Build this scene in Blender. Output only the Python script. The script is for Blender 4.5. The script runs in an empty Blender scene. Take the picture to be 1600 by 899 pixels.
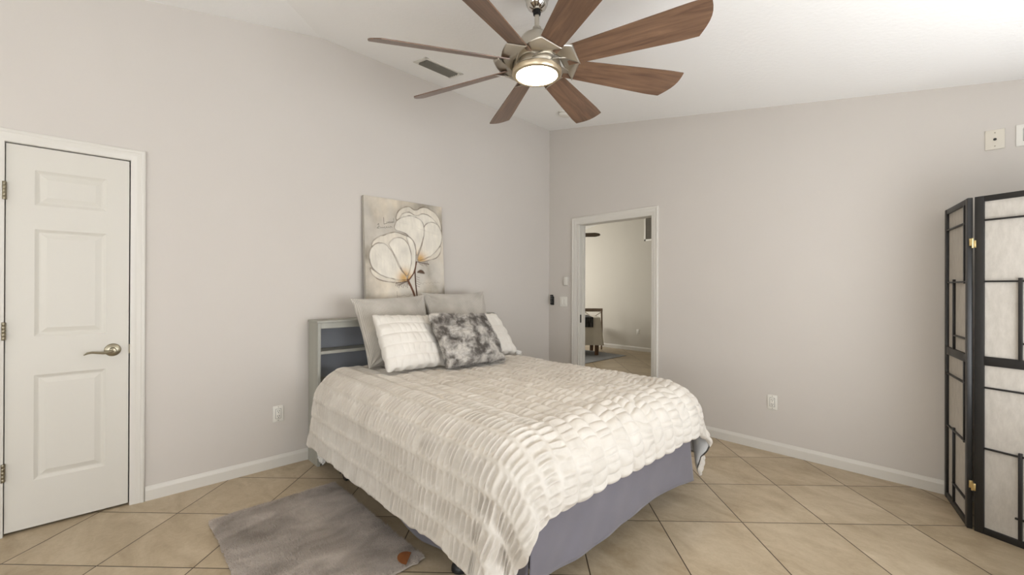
import bpy, bmesh, math, random
import numpy as np
from mathutils import Vector, Matrix

random.seed(7)
PI = math.pi
scn = bpy.context.scene
C = scn.collection

# ------------------------------------------------------------------ camera
H_EYE = 1.30
cam_d = bpy.data.cameras.new('camera')
cam = bpy.data.objects.new('camera', cam_d)
C.objects.link(cam)
cam_d.sensor_width = 36.0
cam_d.lens = 672.0 / 1600.0 * 36.0
cam_d.clip_start = 0.05
rt = Vector((0.690046, 0.723758, 0.003463)).normalized()
bk = Vector((0.723765, -0.690044, -0.00183)).normalized()
up = bk.cross(rt).normalized()
cam.matrix_world = Matrix(((rt.x, up.x, bk.x, 0), (rt.y, up.y, bk.y, 0), (rt.z, up.z, bk.z, H_EYE), (0, 0, 0, 1)))
scn.camera = cam

# ------------------------------------------------------------------ world, light, exposure
scn.view_settings.view_transform = 'Standard'
scn.view_settings.look = 'None'
scn.view_settings.gamma = 1.0
scn.view_settings.exposure = 0.26
scn.view_settings.use_curve_mapping = False
w = bpy.data.worlds.new('sky'); scn.world = w; w.use_nodes = True
w.node_tree.nodes['Background'].inputs[0].default_value = (0.75, 0.87, 1.0, 1)
w.node_tree.nodes['Background'].inputs[1].default_value = 1.0


def area_light(name, loc, direction, sx, sy, power, col):
    d = bpy.data.lights.new(name, 'AREA'); d.shape = 'RECTANGLE'; d.size = sx; d.size_y = sy
    d.energy = power; d.color = col
    o = bpy.data.objects.new(name, d); C.objects.link(o); o.location = loc
    o.rotation_euler = Vector(direction).to_track_quat('-Z', 'Y').to_euler()
    return o


L_RIGHT, L_FRONT, L_NEXT, L_FAN = 74.0, 34.0, 76.0, 44.0
area_light('daylight_right', (1.05, 1.85, 1.20), (-1, -0.1, 0.70), 2.4, 1.6, L_RIGHT, (0.94, 0.96, 1.0))
area_light('added_fill_right', (1.05, -1.75, 1.20), (-1, 0.12, 0.50), 2.0, 1.5, 52.0, (0.96, 0.97, 1.0))  # added fill lamp: rakes the bed's near side, brightens the left wall
area_light('daylight_front', (-1.2, -3.12, 1.25), (0, 1, 0.95), 2.6, 1.4, L_FRONT, (1.0, 0.97, 0.92))
area_light('daylight_next_room', (-7.4, 6.0, 1.5), (1, 0.05, 0.15), 2.4, 1.6, L_NEXT, (1.0, 0.98, 0.94))

# ------------------------------------------------------------------ object helpers
ROOT = {}


def tag(o, label=None, cat=None, group=None, kind=None):
    if label: o['label'] = label
    if cat: o['category'] = cat
    if group: o['group'] = group
    if kind: o['kind'] = kind
    return o


def thing(name, label, cat, loc=(0, 0, 0), rz=0.0, group=None):
    o = bpy.data.objects.new(name, None); C.objects.link(o)
    o.empty_display_size = 0.1
    o.location = loc; o.rotation_euler = (0, 0, rz)
    ROOT[o] = Matrix.Translation(loc) @ Matrix.Rotation(rz, 4, 'Z')
    return tag(o, label, cat, group)


def finish(name, me, mat, parent=None, world=True):
    """link a mesh; geometry is given in world coordinates unless world=False"""
    if parent is not None and world and parent in ROOT:
        me.transform(ROOT[parent].inverted())
    o = bpy.data.objects.new(name, me)
    C.objects.link(o)
    if parent is not None:
        o.parent = parent
        if parent in ROOT: ROOT[o] = ROOT[parent]
    else:
        ROOT[o] = Matrix.Identity(4)
    if mat is not None:
        for m in (mat if isinstance(mat, (list, tuple)) else [mat]):
            me.materials.append(m)
    return o


def obj(name, bm, mat, parent=None, smooth=False, world=True, angle=35):
    me = bpy.data.meshes.new(name)
    bmesh.ops.recalc_face_normals(bm, faces=bm.faces)
    bm.to_mesh(me); bm.free()
    if smooth:
        me.polygons.foreach_set('use_smooth', [True] * len(me.polygons))
        me.set_sharp_from_angle(angle=math.radians(angle))
    return finish(name, me, mat, parent, world)


def struct(name, bm, mat, smooth=False, parent=None):
    o = obj(name, bm, mat, parent, smooth)
    if parent is None: o['kind'] = 'structure'
    return o


def box(bm, x0, x1, y0, y1, z0, z1, bev=0.0, M=None, seg=2):
    t = bmesh.new()
    bmesh.ops.create_cube(t, size=1.0)
    for v in t.verts:
        v.co = Vector((x0 + (x1 - x0) * (v.co.x + .5), y0 + (y1 - y0) * (v.co.y + .5), z0 + (z1 - z0) * (v.co.z + .5)))
    if bev > 0:
        bmesh.ops.bevel(t, geom=list(t.edges), offset=bev, segments=seg, profile=0.5, affect='EDGES')
    if M is not None: bmesh.ops.transform(t, matrix=M, verts=t.verts)
    merge(bm, t)


def merge(bm, t):
    me = bpy.data.meshes.new('tmp'); t.to_mesh(me); t.free()
    bm.from_mesh(me); bpy.data.meshes.remove(me)


def BX(*a, **k):
    bm = bmesh.new(); box(bm, *a, **k); return bm


def lathe(bm, prof, n=32, M=None):
    """prof: list of (r, z); closed with caps when r>0 at the ends"""
    t = bmesh.new(); rings = []
    for r, z in prof:
        if r < 1e-6: rings.append([t.verts.new((0, 0, z))])
        else: rings.append([t.verts.new((r * math.cos(2 * PI * i / n), r * math.sin(2 * PI * i / n), z)) for i in range(n)])
    for a, b in zip(rings[:-1], rings[1:]):
        for i in range(n):
            j = (i + 1) % n
            if len(a) == 1 and len(b) == 1: continue
            if len(a) == 1: t.faces.new((a[0], b[i], b[j]))
            elif len(b) == 1: t.faces.new((a[i], a[j], b[0]))
            else: t.faces.new((a[i], a[j], b[j], b[i]))
    if len(rings[0]) > 1: t.faces.new(rings[0])
    if len(rings[-1]) > 1: t.faces.new(rings[-1])
    if M is not None: bmesh.ops.transform(t, matrix=M, verts=t.verts)
    merge(bm, t)


def tube(bm, pts, rad, n=12, flat=None):
    """sweep a round (or elliptic) section along points; rad scalar or list"""
    pts = [Vector(p) for p in pts]
    rad = rad if isinstance(rad, (list, tuple)) else [rad] * len(pts)
    t = bmesh.new(); rings = []; prev = None
    for i, p in enumerate(pts):
        d = (pts[min(i + 1, len(pts) - 1)] - pts[max(i - 1, 0)]).normalized()
        if prev is None:
            a = Vector((0, 0, 1)) if abs(d.z) < .9 else Vector((1, 0, 0))
            u = d.cross(a).normalized()
        else:
            u = (prev - d * prev.dot(d)).normalized()
        prev = u; v = d.cross(u)
        r = rad[i]; fx, fy = (flat if flat else (1, 1))
        rings.append([t.verts.new(p + u * (r * fx * math.cos(2 * PI * k / n)) + v * (r * fy * math.sin(2 * PI * k / n))) for k in range(n)])
    for a, b in zip(rings[:-1], rings[1:]):
        for k in range(n):
            j = (k + 1) % n
            t.faces.new((a[k], a[j], b[j], b[k]))
    t.faces.new(rings[0]); t.faces.new(rings[-1])
    merge(bm, t)


def grid_mesh(name, P, UV=None, smooth=True):
    """P: array (n, m, 3) -> quad grid mesh"""
    n, m = P.shape[:2]
    me = bpy.data.meshes.new(name)
    idx = np.arange(n * m).reshape(n, m)
    q = np.stack([idx[:-1, :-1], idx[1:, :-1], idx[1:, 1:], idx[:-1, 1:]], -1).reshape(-1, 4)
    me.vertices.add(n * m); me.vertices.foreach_set('co', P.reshape(-1).astype(np.float32))
    k = len(q)
    me.loops.add(k * 4); me.loops.foreach_set('vertex_index', q.reshape(-1).astype(np.int32))
    me.polygons.add(k)
    me.polygons.foreach_set('loop_start', (np.arange(k) * 4).astype(np.int32))
    me.polygons.foreach_set('loop_total', np.full(k, 4, np.int32))
    me.update(calc_edges=True)
    if UV is not None:
        uvl = me.uv_layers.new(name='UVMap')
        uvl.data.foreach_set('uv', UV.reshape(-1, 2)[q.reshape(-1)].reshape(-1).astype(np.float32))
    if smooth: me.polygons.foreach_set('use_smooth', np.ones(k, bool))
    me.validate()
    return me


def tri_mesh(name, V, F, smooth=False):
    me = bpy.data.meshes.new(name)
    me.vertices.add(len(V)); me.vertices.foreach_set('co', np.asarray(V, np.float32).reshape(-1))
    k = len(F); s = F.shape[1]
    me.loops.add(k * s); me.loops.foreach_set('vertex_index', F.reshape(-1).astype(np.int32))
    me.polygons.add(k)
    me.polygons.foreach_set('loop_start', (np.arange(k) * s).astype(np.int32))
    me.polygons.foreach_set('loop_total', np.full(k, s, np.int32))
    me.update(calc_edges=True)
    if smooth: me.polygons.foreach_set('use_smooth', np.ones(k, bool))
    return me


def join_mesh(name, meshes):
    bm = bmesh.new()
    for m in meshes:
        bm.from_mesh(m); bpy.data.meshes.remove(m)
    me = bpy.data.meshes.new(name); bm.to_mesh(me); bm.free()
    me.polygons.foreach_set('use_smooth', [True] * len(me.polygons))
    return me


def vnoise(x, y, seed=0):
    """smooth value noise in [-1,1] on numpy arrays"""
    rs = np.random.RandomState(seed); T = rs.uniform(-1, 1, (64, 64))
    xi = np.floor(x).astype(int); yi = np.floor(y).astype(int)
    fx = x - xi; fy = y - yi
    fx = fx * fx * (3 - 2 * fx); fy = fy * fy * (3 - 2 * fy)
    a = T[xi % 64, yi % 64]; b = T[(xi + 1) % 64, yi % 64]
    c = T[xi % 64, (yi + 1) % 64]; d = T[(xi + 1) % 64, (yi + 1) % 64]
    return (a * (1 - fx) + b * fx) * (1 - fy) + (c * (1 - fx) + d * fx) * fy


def fbm(x, y, seed=0, o=4):
    r = 0; a = 1; t = 0
    for i in range(o):
        r = r + a * vnoise(x * 2 ** i, y * 2 ** i, seed + i * 11); t += a; a *= .5
    return r / t


def normals(P):
    du = np.gradient(P, axis=0); dv = np.gradient(P, axis=1)
    n = np.cross(du, dv); n /= (np.linalg.norm(n, axis=-1, keepdims=True) + 1e-12)
    return n


# ------------------------------------------------------------------ materials
def srgb(r, g, b):
    f = lambda c: (c / 255 / 12.92) if c / 255 <= .04045 else ((c / 255 + .055) / 1.055) ** 2.4
    return (f(r), f(g), f(b), 1)


def new_mat(name):
    m = bpy.data.materials.new(name); m.use_nodes = True
    nt = m.node_tree; b = nt.nodes['Principled BSDF']
    return m, nt, b


def node(nt, t, **k):
    n = nt.nodes.new(t)
    for a, v in k.items():
        if a.startswith('i_'): n.inputs[a[2:]].default_value = v
        else: setattr(n, a, v)
    return n


def simple(name, col, rough=.5, metal=0.0, var=0.0, vscale=6.0, bump=0.0, bscale=60.0, bdist=.002, spec=.5, coat=0, sheen=0, stretch=None, detail=4):
    m, nt, b = new_mat(name)
    b.inputs['Base Color'].default_value = col
    b.inputs['Roughness'].default_value = rough
    b.inputs['Metallic'].default_value = metal
    b.inputs['Specular IOR Level'].default_value = spec
    if coat: b.inputs['Coat Weight'].default_value = coat; b.inputs['Coat Roughness'].default_value = .15
    if sheen:
        b.inputs['Sheen Weight'].default_value = sheen; b.inputs['Sheen Roughness'].default_value = .6
    tc = node(nt, 'ShaderNodeTexCoord')
    src = tc.outputs['Object']
    if stretch:
        mp = node(nt, 'ShaderNodeMapping'); mp.inputs['Scale'].default_value = stretch
        nt.links.new(src, mp.inputs[0]); src = mp.outputs[0]
    if var > 0:
        n = node(nt, 'ShaderNodeTexNoise', i_Scale=vscale, i_Detail=detail)
        nt.links.new(src, n.inputs['Vector'])
        r = node(nt, 'ShaderNodeMixRGB', blend_type='MIX')
        cr = node(nt, 'ShaderNodeMapRange'); cr.inputs[1].default_value = .3; cr.inputs[2].default_value = .7
        nt.links.new(n.outputs['Fac'], cr.inputs[0]); nt.links.new(cr.outputs[0], r.inputs[0])
        r.inputs[1].default_value = tuple(c * (1 - var) for c in col[:3]) + (1,)
        r.inputs[2].default_value = tuple(min(1, c * (1 + var)) for c in col[:3]) + (1,)
        nt.links.new(r.outputs[0], b.inputs['Base Color'])
    if bump > 0:
        n2 = node(nt, 'ShaderNodeTexNoise', i_Scale=bscale, i_Detail=5.0)
        nt.links.new(src, n2.inputs['Vector'])
        bp = node(nt, 'ShaderNodeBump', i_Strength=bump, i_Distance=bdist)
        nt.links.new(n2.outputs['Fac'], bp.inputs['Height']); nt.links.new(bp.outputs[0], b.inputs['Normal'])
    return m


WALL = simple('wall_paint', srgb(203, 197, 189), .75, var=.012, vscale=1.5, bump=.25, bscale=180, bdist=.0008, spec=.25)
WALL2 = simple('next_room_paint', srgb(198, 193, 182), .75, var=.02, vscale=1.0, bump=.2, bscale=150, bdist=.0008, spec=.25)
CEIL = simple('ceiling_paint', srgb(244, 243, 240), .85, bump=.55, bscale=42, bdist=.003, spec=.2)
TRIM = simple('white_trim', srgb(212, 208, 199), .35, spec=.45)
DOORW = simple('white_door', srgb(208, 204, 194), .42, bump=.08, bscale=40, bdist=.0008, spec=.4, stretch=(1, 1, .15))
NICKEL = simple('satin_nickel', srgb(200, 194, 182), .34, metal=1.0, bump=.08, bscale=250, bdist=.0004)
CHROME = simple('polished_nickel', srgb(205, 203, 198), .08, metal=1.0)
BRONZE = simple('aged_nickel_hinge', srgb(140, 132, 112), .4, metal=1.0)
DARK = simple('dark_gap', srgb(18, 16, 13), .9)
BLACKP = simple('black_plastic', srgb(20, 20, 21), .4)
PLATE = simple('white_plate', srgb(226, 223, 214), .35, spec=.5)
IVORY = simple('ivory_plate', srgb(214, 207, 192), .4, spec=.5)
SLOT = simple('slot_black', srgb(14, 13, 12), .7)
BRASS = simple('brass', srgb(202, 180, 128), .28, metal=1.0)
BLKWOOD = simple('black_lacquered_wood', srgb(30, 29, 28), .42, var=.15, vscale=9, bump=.1, bscale=60, stretch=(1, 1, .1))
HBWOOD = simple('grey_painted_wood', srgb(158, 157, 147), .5, var=.06, vscale=14, bump=.12, bscale=50, stretch=(1, 1, .12))
HBIN = simple('grey_inner_panel', srgb(140, 142, 146), .5, var=.06, vscale=6)
STEEL = simple('painted_steel', srgb(56, 54, 50), .4, metal=.6)
SKIRT = simple('grey_purple_sateen', srgb(107, 104, 112), .45, var=.04, vscale=8, bump=.15, bscale=14, bdist=.004, sheen=.2, spec=.3)
LEATHER = simple('tan_leather', srgb(142, 88, 48), .5, var=.15, vscale=30, bump=.2, bscale=120)
MATTR = simple('white_mattress', srgb(220, 218, 212), .8)
LINING = simple('white_satin_lining', srgb(214, 215, 214), .38, sheen=.1, bump=.2, bscale=18, bdist=.004)


def paper_mat():
    m, nt, b = new_mat('rice_paper')
    b.inputs['Base Color'].default_value = srgb(206, 200, 190)
    b.inputs['Roughness'].default_value = .8
    tc = node(nt, 'ShaderNodeTexCoord')
    mp = node(nt, 'ShaderNodeMapping'); mp.inputs['Scale'].default_value = (3, 3, 1)
    n = node(nt, 'ShaderNodeTexNoise', i_Scale=14.0, i_Detail=8.0, i_Roughness=.7)
    nt.links.new(tc.outputs['Object'], mp.inputs[0]); nt.links.new(mp.outputs[0], n.inputs['Vector'])
    cr = node(nt, 'ShaderNodeValToRGB')
    cr.color_ramp.elements[0].position = .35; cr.color_ramp.elements[0].color = srgb(182, 176, 166)
    cr.color_ramp.elements[1].position = .65; cr.color_ramp.elements[1].color = srgb(197, 191, 181)
    nt.links.new(n.outputs['Fac'], cr.inputs[0]); nt.links.new(cr.outputs[0], b.inputs['Base Color'])
    return m


PAPER = paper_mat()


def tile_mat(name, lat0, dep0, pl, pd, light=1.0):
    """travertine-look tiles laid diagonally; grout lines from object coordinates"""
    m, nt, b = new_mat(name)
    L = nt.links.new
    tc = node(nt, 'ShaderNodeTexCoord'); sp = node(nt, 'ShaderNodeSeparateXYZ'); L(tc.outputs['Object'], sp.inputs[0])

    def mt(op, a, c=None):
        n = node(nt, 'ShaderNodeMath', operation=op)
        for i, v in enumerate((a, c)):
            if v is None: continue
            if isinstance(v, (int, float)): n.inputs[i].default_value = v
            else: L(v, n.inputs[i])
        return n.outputs[0]
    X, Y = sp.outputs[0], sp.outputs[1]
    s = math.sqrt(.5)
    lat = mt('MULTIPLY', mt('ADD', X, Y), s); dep = mt('MULTIPLY', mt('SUBTRACT', Y, X), s)
    a = mt('DIVIDE', mt('SUBTRACT', lat, lat0), pl); c = mt('DIVIDE', mt('SUBTRACT', dep, dep0), pd)
    fa, fc = mt('FRACT', mt('ADD', a, 100.0)), mt('FRACT', mt('ADD', c, 100.0))
    ia, ic = mt('FLOOR', mt('ADD', a, 100.0)), mt('FLOOR', mt('ADD', c, 100.0))
    ea = mt('MULTIPLY', mt('MINIMUM', fa, mt('SUBTRACT', 1.0, fa)), pl)
    ec = mt('MULTIPLY', mt('MINIMUM', fc, mt('SUBTRACT', 1.0, fc)), pd)
    e = mt('MINIMUM', ea, ec)
    gr = node(nt, 'ShaderNodeMapRange', interpolation_type='SMOOTHSTEP')
    gr.inputs[1].default_value = .0020; gr.inputs[2].default_value = .0036
    L(e, gr.inputs[0])                                   # 0 grout, 1 tile
    cb = node(nt, 'ShaderNodeCombineXYZ'); L(ia, cb.inputs[0]); L(ic, cb.inputs[1])
    wn = node(nt, 'ShaderNodeTexWhiteNoise', noise_dimensions='3D'); L(cb.outputs[0], wn.inputs[0])
    off = node(nt, 'ShaderNodeVectorMath', operation='SCALE'); L(wn.outputs['Color'], off.inputs[0]); off.inputs['Scale'].default_value = 20
    ad = node(nt, 'ShaderNodeVectorMath', operation='ADD'); L(tc.outputs['Object'], ad.inputs[0]); L(off.outputs[0], ad.inputs[1])
    n1 = node(nt, 'ShaderNodeTexNoise', i_Scale=3.2, i_Detail=6.0, i_Roughness=.6, i_Distortion=.6)
    mp = node(nt, 'ShaderNodeMapping'); mp.inputs['Scale'].default_value = (1.0, 2.0, 1)
    L(ad.outputs[0], mp.inputs[0]); L(mp.outputs[0], n1.inputs['Vector'])
    n2 = node(nt, 'ShaderNodeTexNoise', i_Scale=26.0, i_Detail=6.0, i_Roughness=.7, i_Distortion=1.2); L(ad.outputs[0], n2.inputs['Vector'])
    cr = node(nt, 'ShaderNodeValToRGB')
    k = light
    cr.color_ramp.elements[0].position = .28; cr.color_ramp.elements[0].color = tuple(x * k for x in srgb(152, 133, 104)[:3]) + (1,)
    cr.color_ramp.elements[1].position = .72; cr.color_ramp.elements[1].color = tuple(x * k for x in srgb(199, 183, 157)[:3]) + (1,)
    mx = mt('ADD', mt('MULTIPLY', n1.outputs['Fac'], .72), mt('MULTIPLY', n2.outputs['Fac'], .28))
    mx = mt('ADD', mx, mt('MULTIPLY', mt('SUBTRACT', wn.outputs['Value'], .5), .10))
    L(mx, cr.inputs[0])
    fin = node(nt, 'ShaderNodeMixRGB'); L(gr.outputs[0], fin.inputs[0])
    fin.inputs[1].default_value = srgb(64, 50, 34); L(cr.outputs[0], fin.inputs[2])
    L(fin.outputs[0], b.inputs['Base Color'])
    rr = node(nt, 'ShaderNodeMapRange'); L(n1.outputs['Fac'], rr.inputs[0]); rr.inputs[3].default_value = .30; rr.inputs[4].default_value = .46
    L(rr.outputs[0], b.inputs['Roughness'])
    b.inputs['Specular IOR Level'].default_value = .4
    bp = node(nt, 'ShaderNodeBump', i_Strength=.5, i_Distance=.002)
    hh = mt('ADD', gr.outputs[0], mt('MULTIPLY', n2.outputs['Fac'], .08)); L(hh, bp.inputs['Height'])
    L(bp.outputs[0], b.inputs['Normal'])
    return m


TILE = tile_mat('travertine_tile', 1.687, 2.428, .4579, .4705)


def wood_blade_mat():
    m, nt, b = new_mat('walnut_fan_blade'); L = nt.links.new
    tc = node(nt, 'ShaderNodeTexCoord')
    mp = node(nt, 'ShaderNodeMapping'); mp.inputs['Scale'].default_value = (1.2, 16, 16); L(tc.outputs['UV'], mp.inputs[0])
    n = node(nt, 'ShaderNodeTexNoise', i_Scale=2.2, i_Detail=7.0, i_Roughness=.65, i_Distortion=.7); L(mp.outputs[0], n.inputs['Vector'])
    cr = node(nt, 'ShaderNodeValToRGB')
    cr.color_ramp.elements[0].position = .3; cr.color_ramp.elements[0].color = srgb(82, 58, 43)
    cr.color_ramp.elements[1].position = .72; cr.color_ramp.elements[1].color = srgb(131, 101, 78)
    L(n.outputs['Fac'], cr.inputs[0]); L(cr.outputs[0], b.inputs['Base Color'])
    b.inputs['Roughness'].default_value = .40; b.inputs['Coat Weight'].default_value = .3; b.inputs['Coat Roughness'].default_value = .35
    return m


BLADE = wood_blade_mat()


def fuzzy(name, c0, c1, scale=6.0, sheen=.5, bump=.6, bscale=120, bdist=.004, detail=6, dist=.5, p0=.35, p1=.65, streak=None):
    m, nt, b = new_mat(name); L = nt.links.new
    tc = node(nt, 'ShaderNodeTexCoord')
    n = node(nt, 'ShaderNodeTexNoise', i_Scale=scale, i_Detail=float(detail), i_Roughness=.6, i_Distortion=dist)
    src = tc.outputs['Object']
    if streak:
        mp = node(nt, 'ShaderNodeMapping'); mp.inputs['Scale'].default_value = streak; L(src, mp.inputs[0]); L(mp.outputs[0], n.inputs['Vector'])
    else: L(src, n.inputs['Vector'])
    cr = node(nt, 'ShaderNodeValToRGB')
    cr.color_ramp.elements[0].position = p0; cr.color_ramp.elements[0].color = c0
    cr.color_ramp.elements[1].position = p1; cr.color_ramp.elements[1].color = c1
    L(n.outputs['Fac'], cr.inputs[0]); L(cr.outputs[0], b.inputs['Base Color'])
    b.inputs['Roughness'].default_value = .9; b.inputs['Specular IOR Level'].default_value = .15
    b.inputs['Sheen Weight'].default_value = sheen; b.inputs['Sheen Roughness'].default_value = .5
    n2 = node(nt, 'ShaderNodeTexNoise', i_Scale=float(bscale), i_Detail=3.0); L(src, n2.inputs['Vector'])
    bp = node(nt, 'ShaderNodeBump', i_Strength=bump, i_Distance=bdist); L(n2.outputs['Fac'], bp.inputs['Height']); L(bp.outputs[0], b.inputs['Normal'])
    return m


COMF = fuzzy('white_plush', srgb(196, 189, 178), srgb(210, 204, 194), 5, .08, .35, 230, .003)
WPIL = fuzzy('white_ruched_plush', srgb(210, 205, 196), srgb(223, 219, 211), 5, .1, .35, 230, .003)
FUR = fuzzy('grey_marbled_fur', srgb(96, 90, 84), srgb(206, 201, 193), 12, .2, .8, 160, .005, dist=.35, p0=.40, p1=.63)
RUGM = fuzzy('grey_taupe_fur', srgb(152, 142, 131), srgb(208, 198, 188), 4.2, .2, .6, 200, .004, dist=.8, p0=.30, p1=.68, streak=(1.6, .8, 1))


def corduroy():
    m, nt, b = new_mat('grey_corduroy'); L = nt.links.new
    tc = node(nt, 'ShaderNodeTexCoord')
    wv = node(nt, 'ShaderNodeTexWave', wave_type='BANDS', bands_direction='X', i_Scale=28.0, i_Distortion=.25)
    wv.inputs['Detail Scale'].default_value = 1.0
    L(tc.outputs['UV'], wv.inputs['Vector'])
    n = node(nt, 'ShaderNodeTexNoise', i_Scale=7.0, i_Detail=4.0); L(tc.outputs['Object'], n.inputs['Vector'])
    cr = node(nt, 'ShaderNodeValToRGB')
    cr.color_ramp.elements[0].position = .3; cr.color_ramp.elements[0].color = srgb(172, 166, 155)
    cr.color_ramp.elements[1].position = .7; cr.color_ramp.elements[1].color = srgb(200, 194, 184)
    L(n.outputs['Fac'], cr.inputs[0])
    mx = node(nt, 'ShaderNodeMixRGB', blend_type='MULTIPLY'); mx.inputs[0].default_value = .28
    L(cr.outputs[0], mx.inputs[1]); L(wv.outputs['Color'], mx.inputs[2]); L(mx.outputs[0], b.inputs['Base Color'])
    b.inputs['Roughness'].default_value = .85; b.inputs['Sheen Weight'].default_value = .3
    bp = node(nt, 'ShaderNodeBump', i_Strength=.5, i_Distance=.002); L(wv.outputs['Fac'], bp.inputs['Height']); L(bp.outputs[0], b.inputs['Normal'])
    return m


CORD = corduroy()


def lace():
    m, nt, b = new_mat('white_lace'); L = nt.links.new
    b.inputs['Base Color'].default_value = srgb(226, 224, 218); b.inputs['Roughness'].default_value = .8
    tc = node(nt, 'ShaderNodeTexCoord')
    v = node(nt, 'ShaderNodeTexVoronoi', feature='DISTANCE_TO_EDGE', i_Scale=110.0); L(tc.outputs['Object'], v.inputs['Vector'])
    mr = node(nt, 'ShaderNodeMapRange'); mr.inputs[1].default_value = .18; mr.inputs[2].default_value = .26
    mr.inputs[3].default_value = 1.0; mr.inputs[4].default_value = .12
    L(v.outputs['Distance'], mr.inputs[0]); L(mr.outputs[0], b.inputs['Alpha'])
    return m


LACE = lace()

# ------------------------------------------------------------------ room shell
XA, YB, XR, YF = -3.43, 3.885, 1.10, -3.20       # left wall, back wall, right wall, front wall


def cz(x, y):
    return min(3.195 + .0145 * (YB - y) - .181 * (x + 3.43), 3.234 - .183 * (1.22 - y))


bm = bmesh.new()                                   # ceiling: two sloped planes that meet on a hip line
up_ = .12
polys = ([(XA, 1.217), (XR, -2.934), (XR, YB), (XA, YB)], [(XA, 1.217), (XA, YF), (XR, YF), (XR, -2.934)])
for poly in polys:
    lo = [bm.verts.new((x, y, cz(x, y))) for x, y in poly]
    hi = [bm.verts.new((x, y, cz(x, y) + up_)) for x, y in poly]
    bm.faces.new(lo); bm.faces.new(hi[::-1])
    for i in range(4):
        j = (i + 1) % 4; bm.faces.new((lo[i], lo[j], hi[j], hi[i]))
struct('ceiling', bm, CEIL)

bm = BX(XA, XR, YF, YB + .12, -.1, 0)
struct('floor', bm, TILE)

# left wall with the closet door opening
DY0, DY1, DZ = -.375, .130, 2.062
bm = bmesh.new()
box(bm, XA - .12, XA, YF - .12, DY0, 0, 3.5)
box(bm, XA - .12, XA, DY1, YB + .12, 0, 3.5)
box(bm, XA - .12, XA, DY0, DY1, DZ, 3.5)
struct('wall_left', bm, WALL)
bm = bmesh.new()
box(bm, XA - .62, XA - .60, DY0 - .2, DY1 + .2, -.1, 2.4); box(bm, XA - .62, XA - .12, DY0 - .2, DY0 - .18, -.1, 2.4); box(bm, XA - .62, XA - .12, DY1 + .18, DY1 + .2, -.1, 2.4)
box(bm, XA - .62, XA - .12, DY0 - .2, DY1 + .2, 2.38, 2.40)
struct('wall_leak_block', bm, DARK)  # unseen box added behind the door, blackened so its gaps stay dark
struct('floor_leak_block', BX(XA - .62, XA, DY0 - .2, DY1 + .2, -.1, 0), TILE)  # unseen floor, added to stop sky light leaking under the door
# back wall with the doorway
OX0, OX1, OZ = -3.005, -2.085, 2.035
bm = bmesh.new()
box(bm, XA, OX0, YB, YB + .12, 0, 3.5)
box(bm, OX1, XR + .12, YB, YB + .12, 0, 3.5)
box(bm, OX0, OX1, YB, YB + .12, OZ, 3.5)
struct('wall_back', bm, WALL)
# right and front walls with window openings
WY0, WY1, WZ0, WZ1 = .70, 3.20, .35, 2.10
bm = bmesh.new()
VY0, VY1 = -2.80, -.70  # opening for the added fill window
box(bm, XR, XR + .12, YF - .12, VY0, 0, 3.0); box(bm, XR, XR + .12, VY1, WY0, 0, 3.0); box(bm, XR, XR + .12, WY1, YB, 0, 3.0)
box(bm, XR, XR + .12, VY0, VY1, 0, WZ0); box(bm, XR, XR + .12, VY0, VY1, WZ1, 3.0)
box(bm, XR, XR + .12, WY0, WY1, 0, WZ0); box(bm, XR, XR + .12, WY0, WY1, WZ1, 3.0)
struct('wall_right', bm, WALL)
FX0, FX1, FZ0, FZ1 = -2.5, .1, .6, 2.1
bm = bmesh.new()
box(bm, XA, FX0, YF - .12, YF, 0, 3.0); box(bm, FX1, XR, YF - .12, YF, 0, 3.0)
box(bm, FX0, FX1, YF - .12, YF, 0, FZ0); box(bm, FX0, FX1, YF - .12, YF, FZ1, 3.0)
struct('wall_front', bm, WALL)


def window(name, along, a0, a1, z0, z1, wall_in, sgn):
    bm = bmesh.new(); p = BX
    def bx(a, b, c, d):
        if along == 'y': box(bm, wall_in + .04, wall_in + .09, a, b, c, d, .004)
        else: box(bm, a, b, wall_in - .09, wall_in - .04, c, d, .004)
    bx(a0, a1, z0, z0 + .05); bx(a0, a1, z1 - .05, z1); bx(a0, a0 + .05, z0, z1); bx(a1 - .05, a1, z0, z1)
    m = (a0 + a1) / 2; bx(m - .025, m + .025, z0, z1)
    fr = struct(name, bm, TRIM)
    g, nt, b = new_mat(name + '_glass'); b.inputs['Transmission Weight'].default_value = 1; b.inputs['Roughness'].default_value = 0
    b.inputs['Base Color'].default_value = (1, 1, 1, 1)
    if along == 'y': gb = BX(wall_in + .062, wall_in + .068, a0 + .05, a1 - .05, z0 + .05, z1 - .05)
    else: gb = BX(a0 + .05, a1 - .05, wall_in - .068, wall_in - .062, z0 + .05, z1 - .05)
    struct('pane', gb, g, parent=fr)


window('window_1', 'y', WY0, WY1, WZ0, WZ1, XR, 1)
window('window_added', 'y', -2.80, -.70, WZ0, WZ1, XR, 1)  # unseen window, added to go with the extra side fill
window('window_2', 'x', FX0, FX1, FZ0, FZ1, YF, 1)


def baseboard(name, along, fixed, a0, a1, sgn, h=.085, d=.013):
    """profiled board; sgn = direction it sticks out from the wall plane"""
    prof = [(0, 0), (d, 0), (d, h * .72), (d * .82, h * .80), (d * .45, h * .93), (d * .3, h), (0, h)]
    bm = bmesh.new(); rings = []
    for a in (a0, a1):
        rings.append([bm.verts.new((fixed + sgn * p, a, z) if along == 'y' else (a, fixed + sgn * p, z)) for p, z in prof])
    n = len(prof)
    for i in range(n):
        j = (i + 1) % n; bm.faces.new((rings[0][i], rings[0][j], rings[1][j], rings[1][i]))
    bm.faces.new(rings[0]); bm.faces.new(rings[1])
    struct(name, bm, TRIM)


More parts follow.
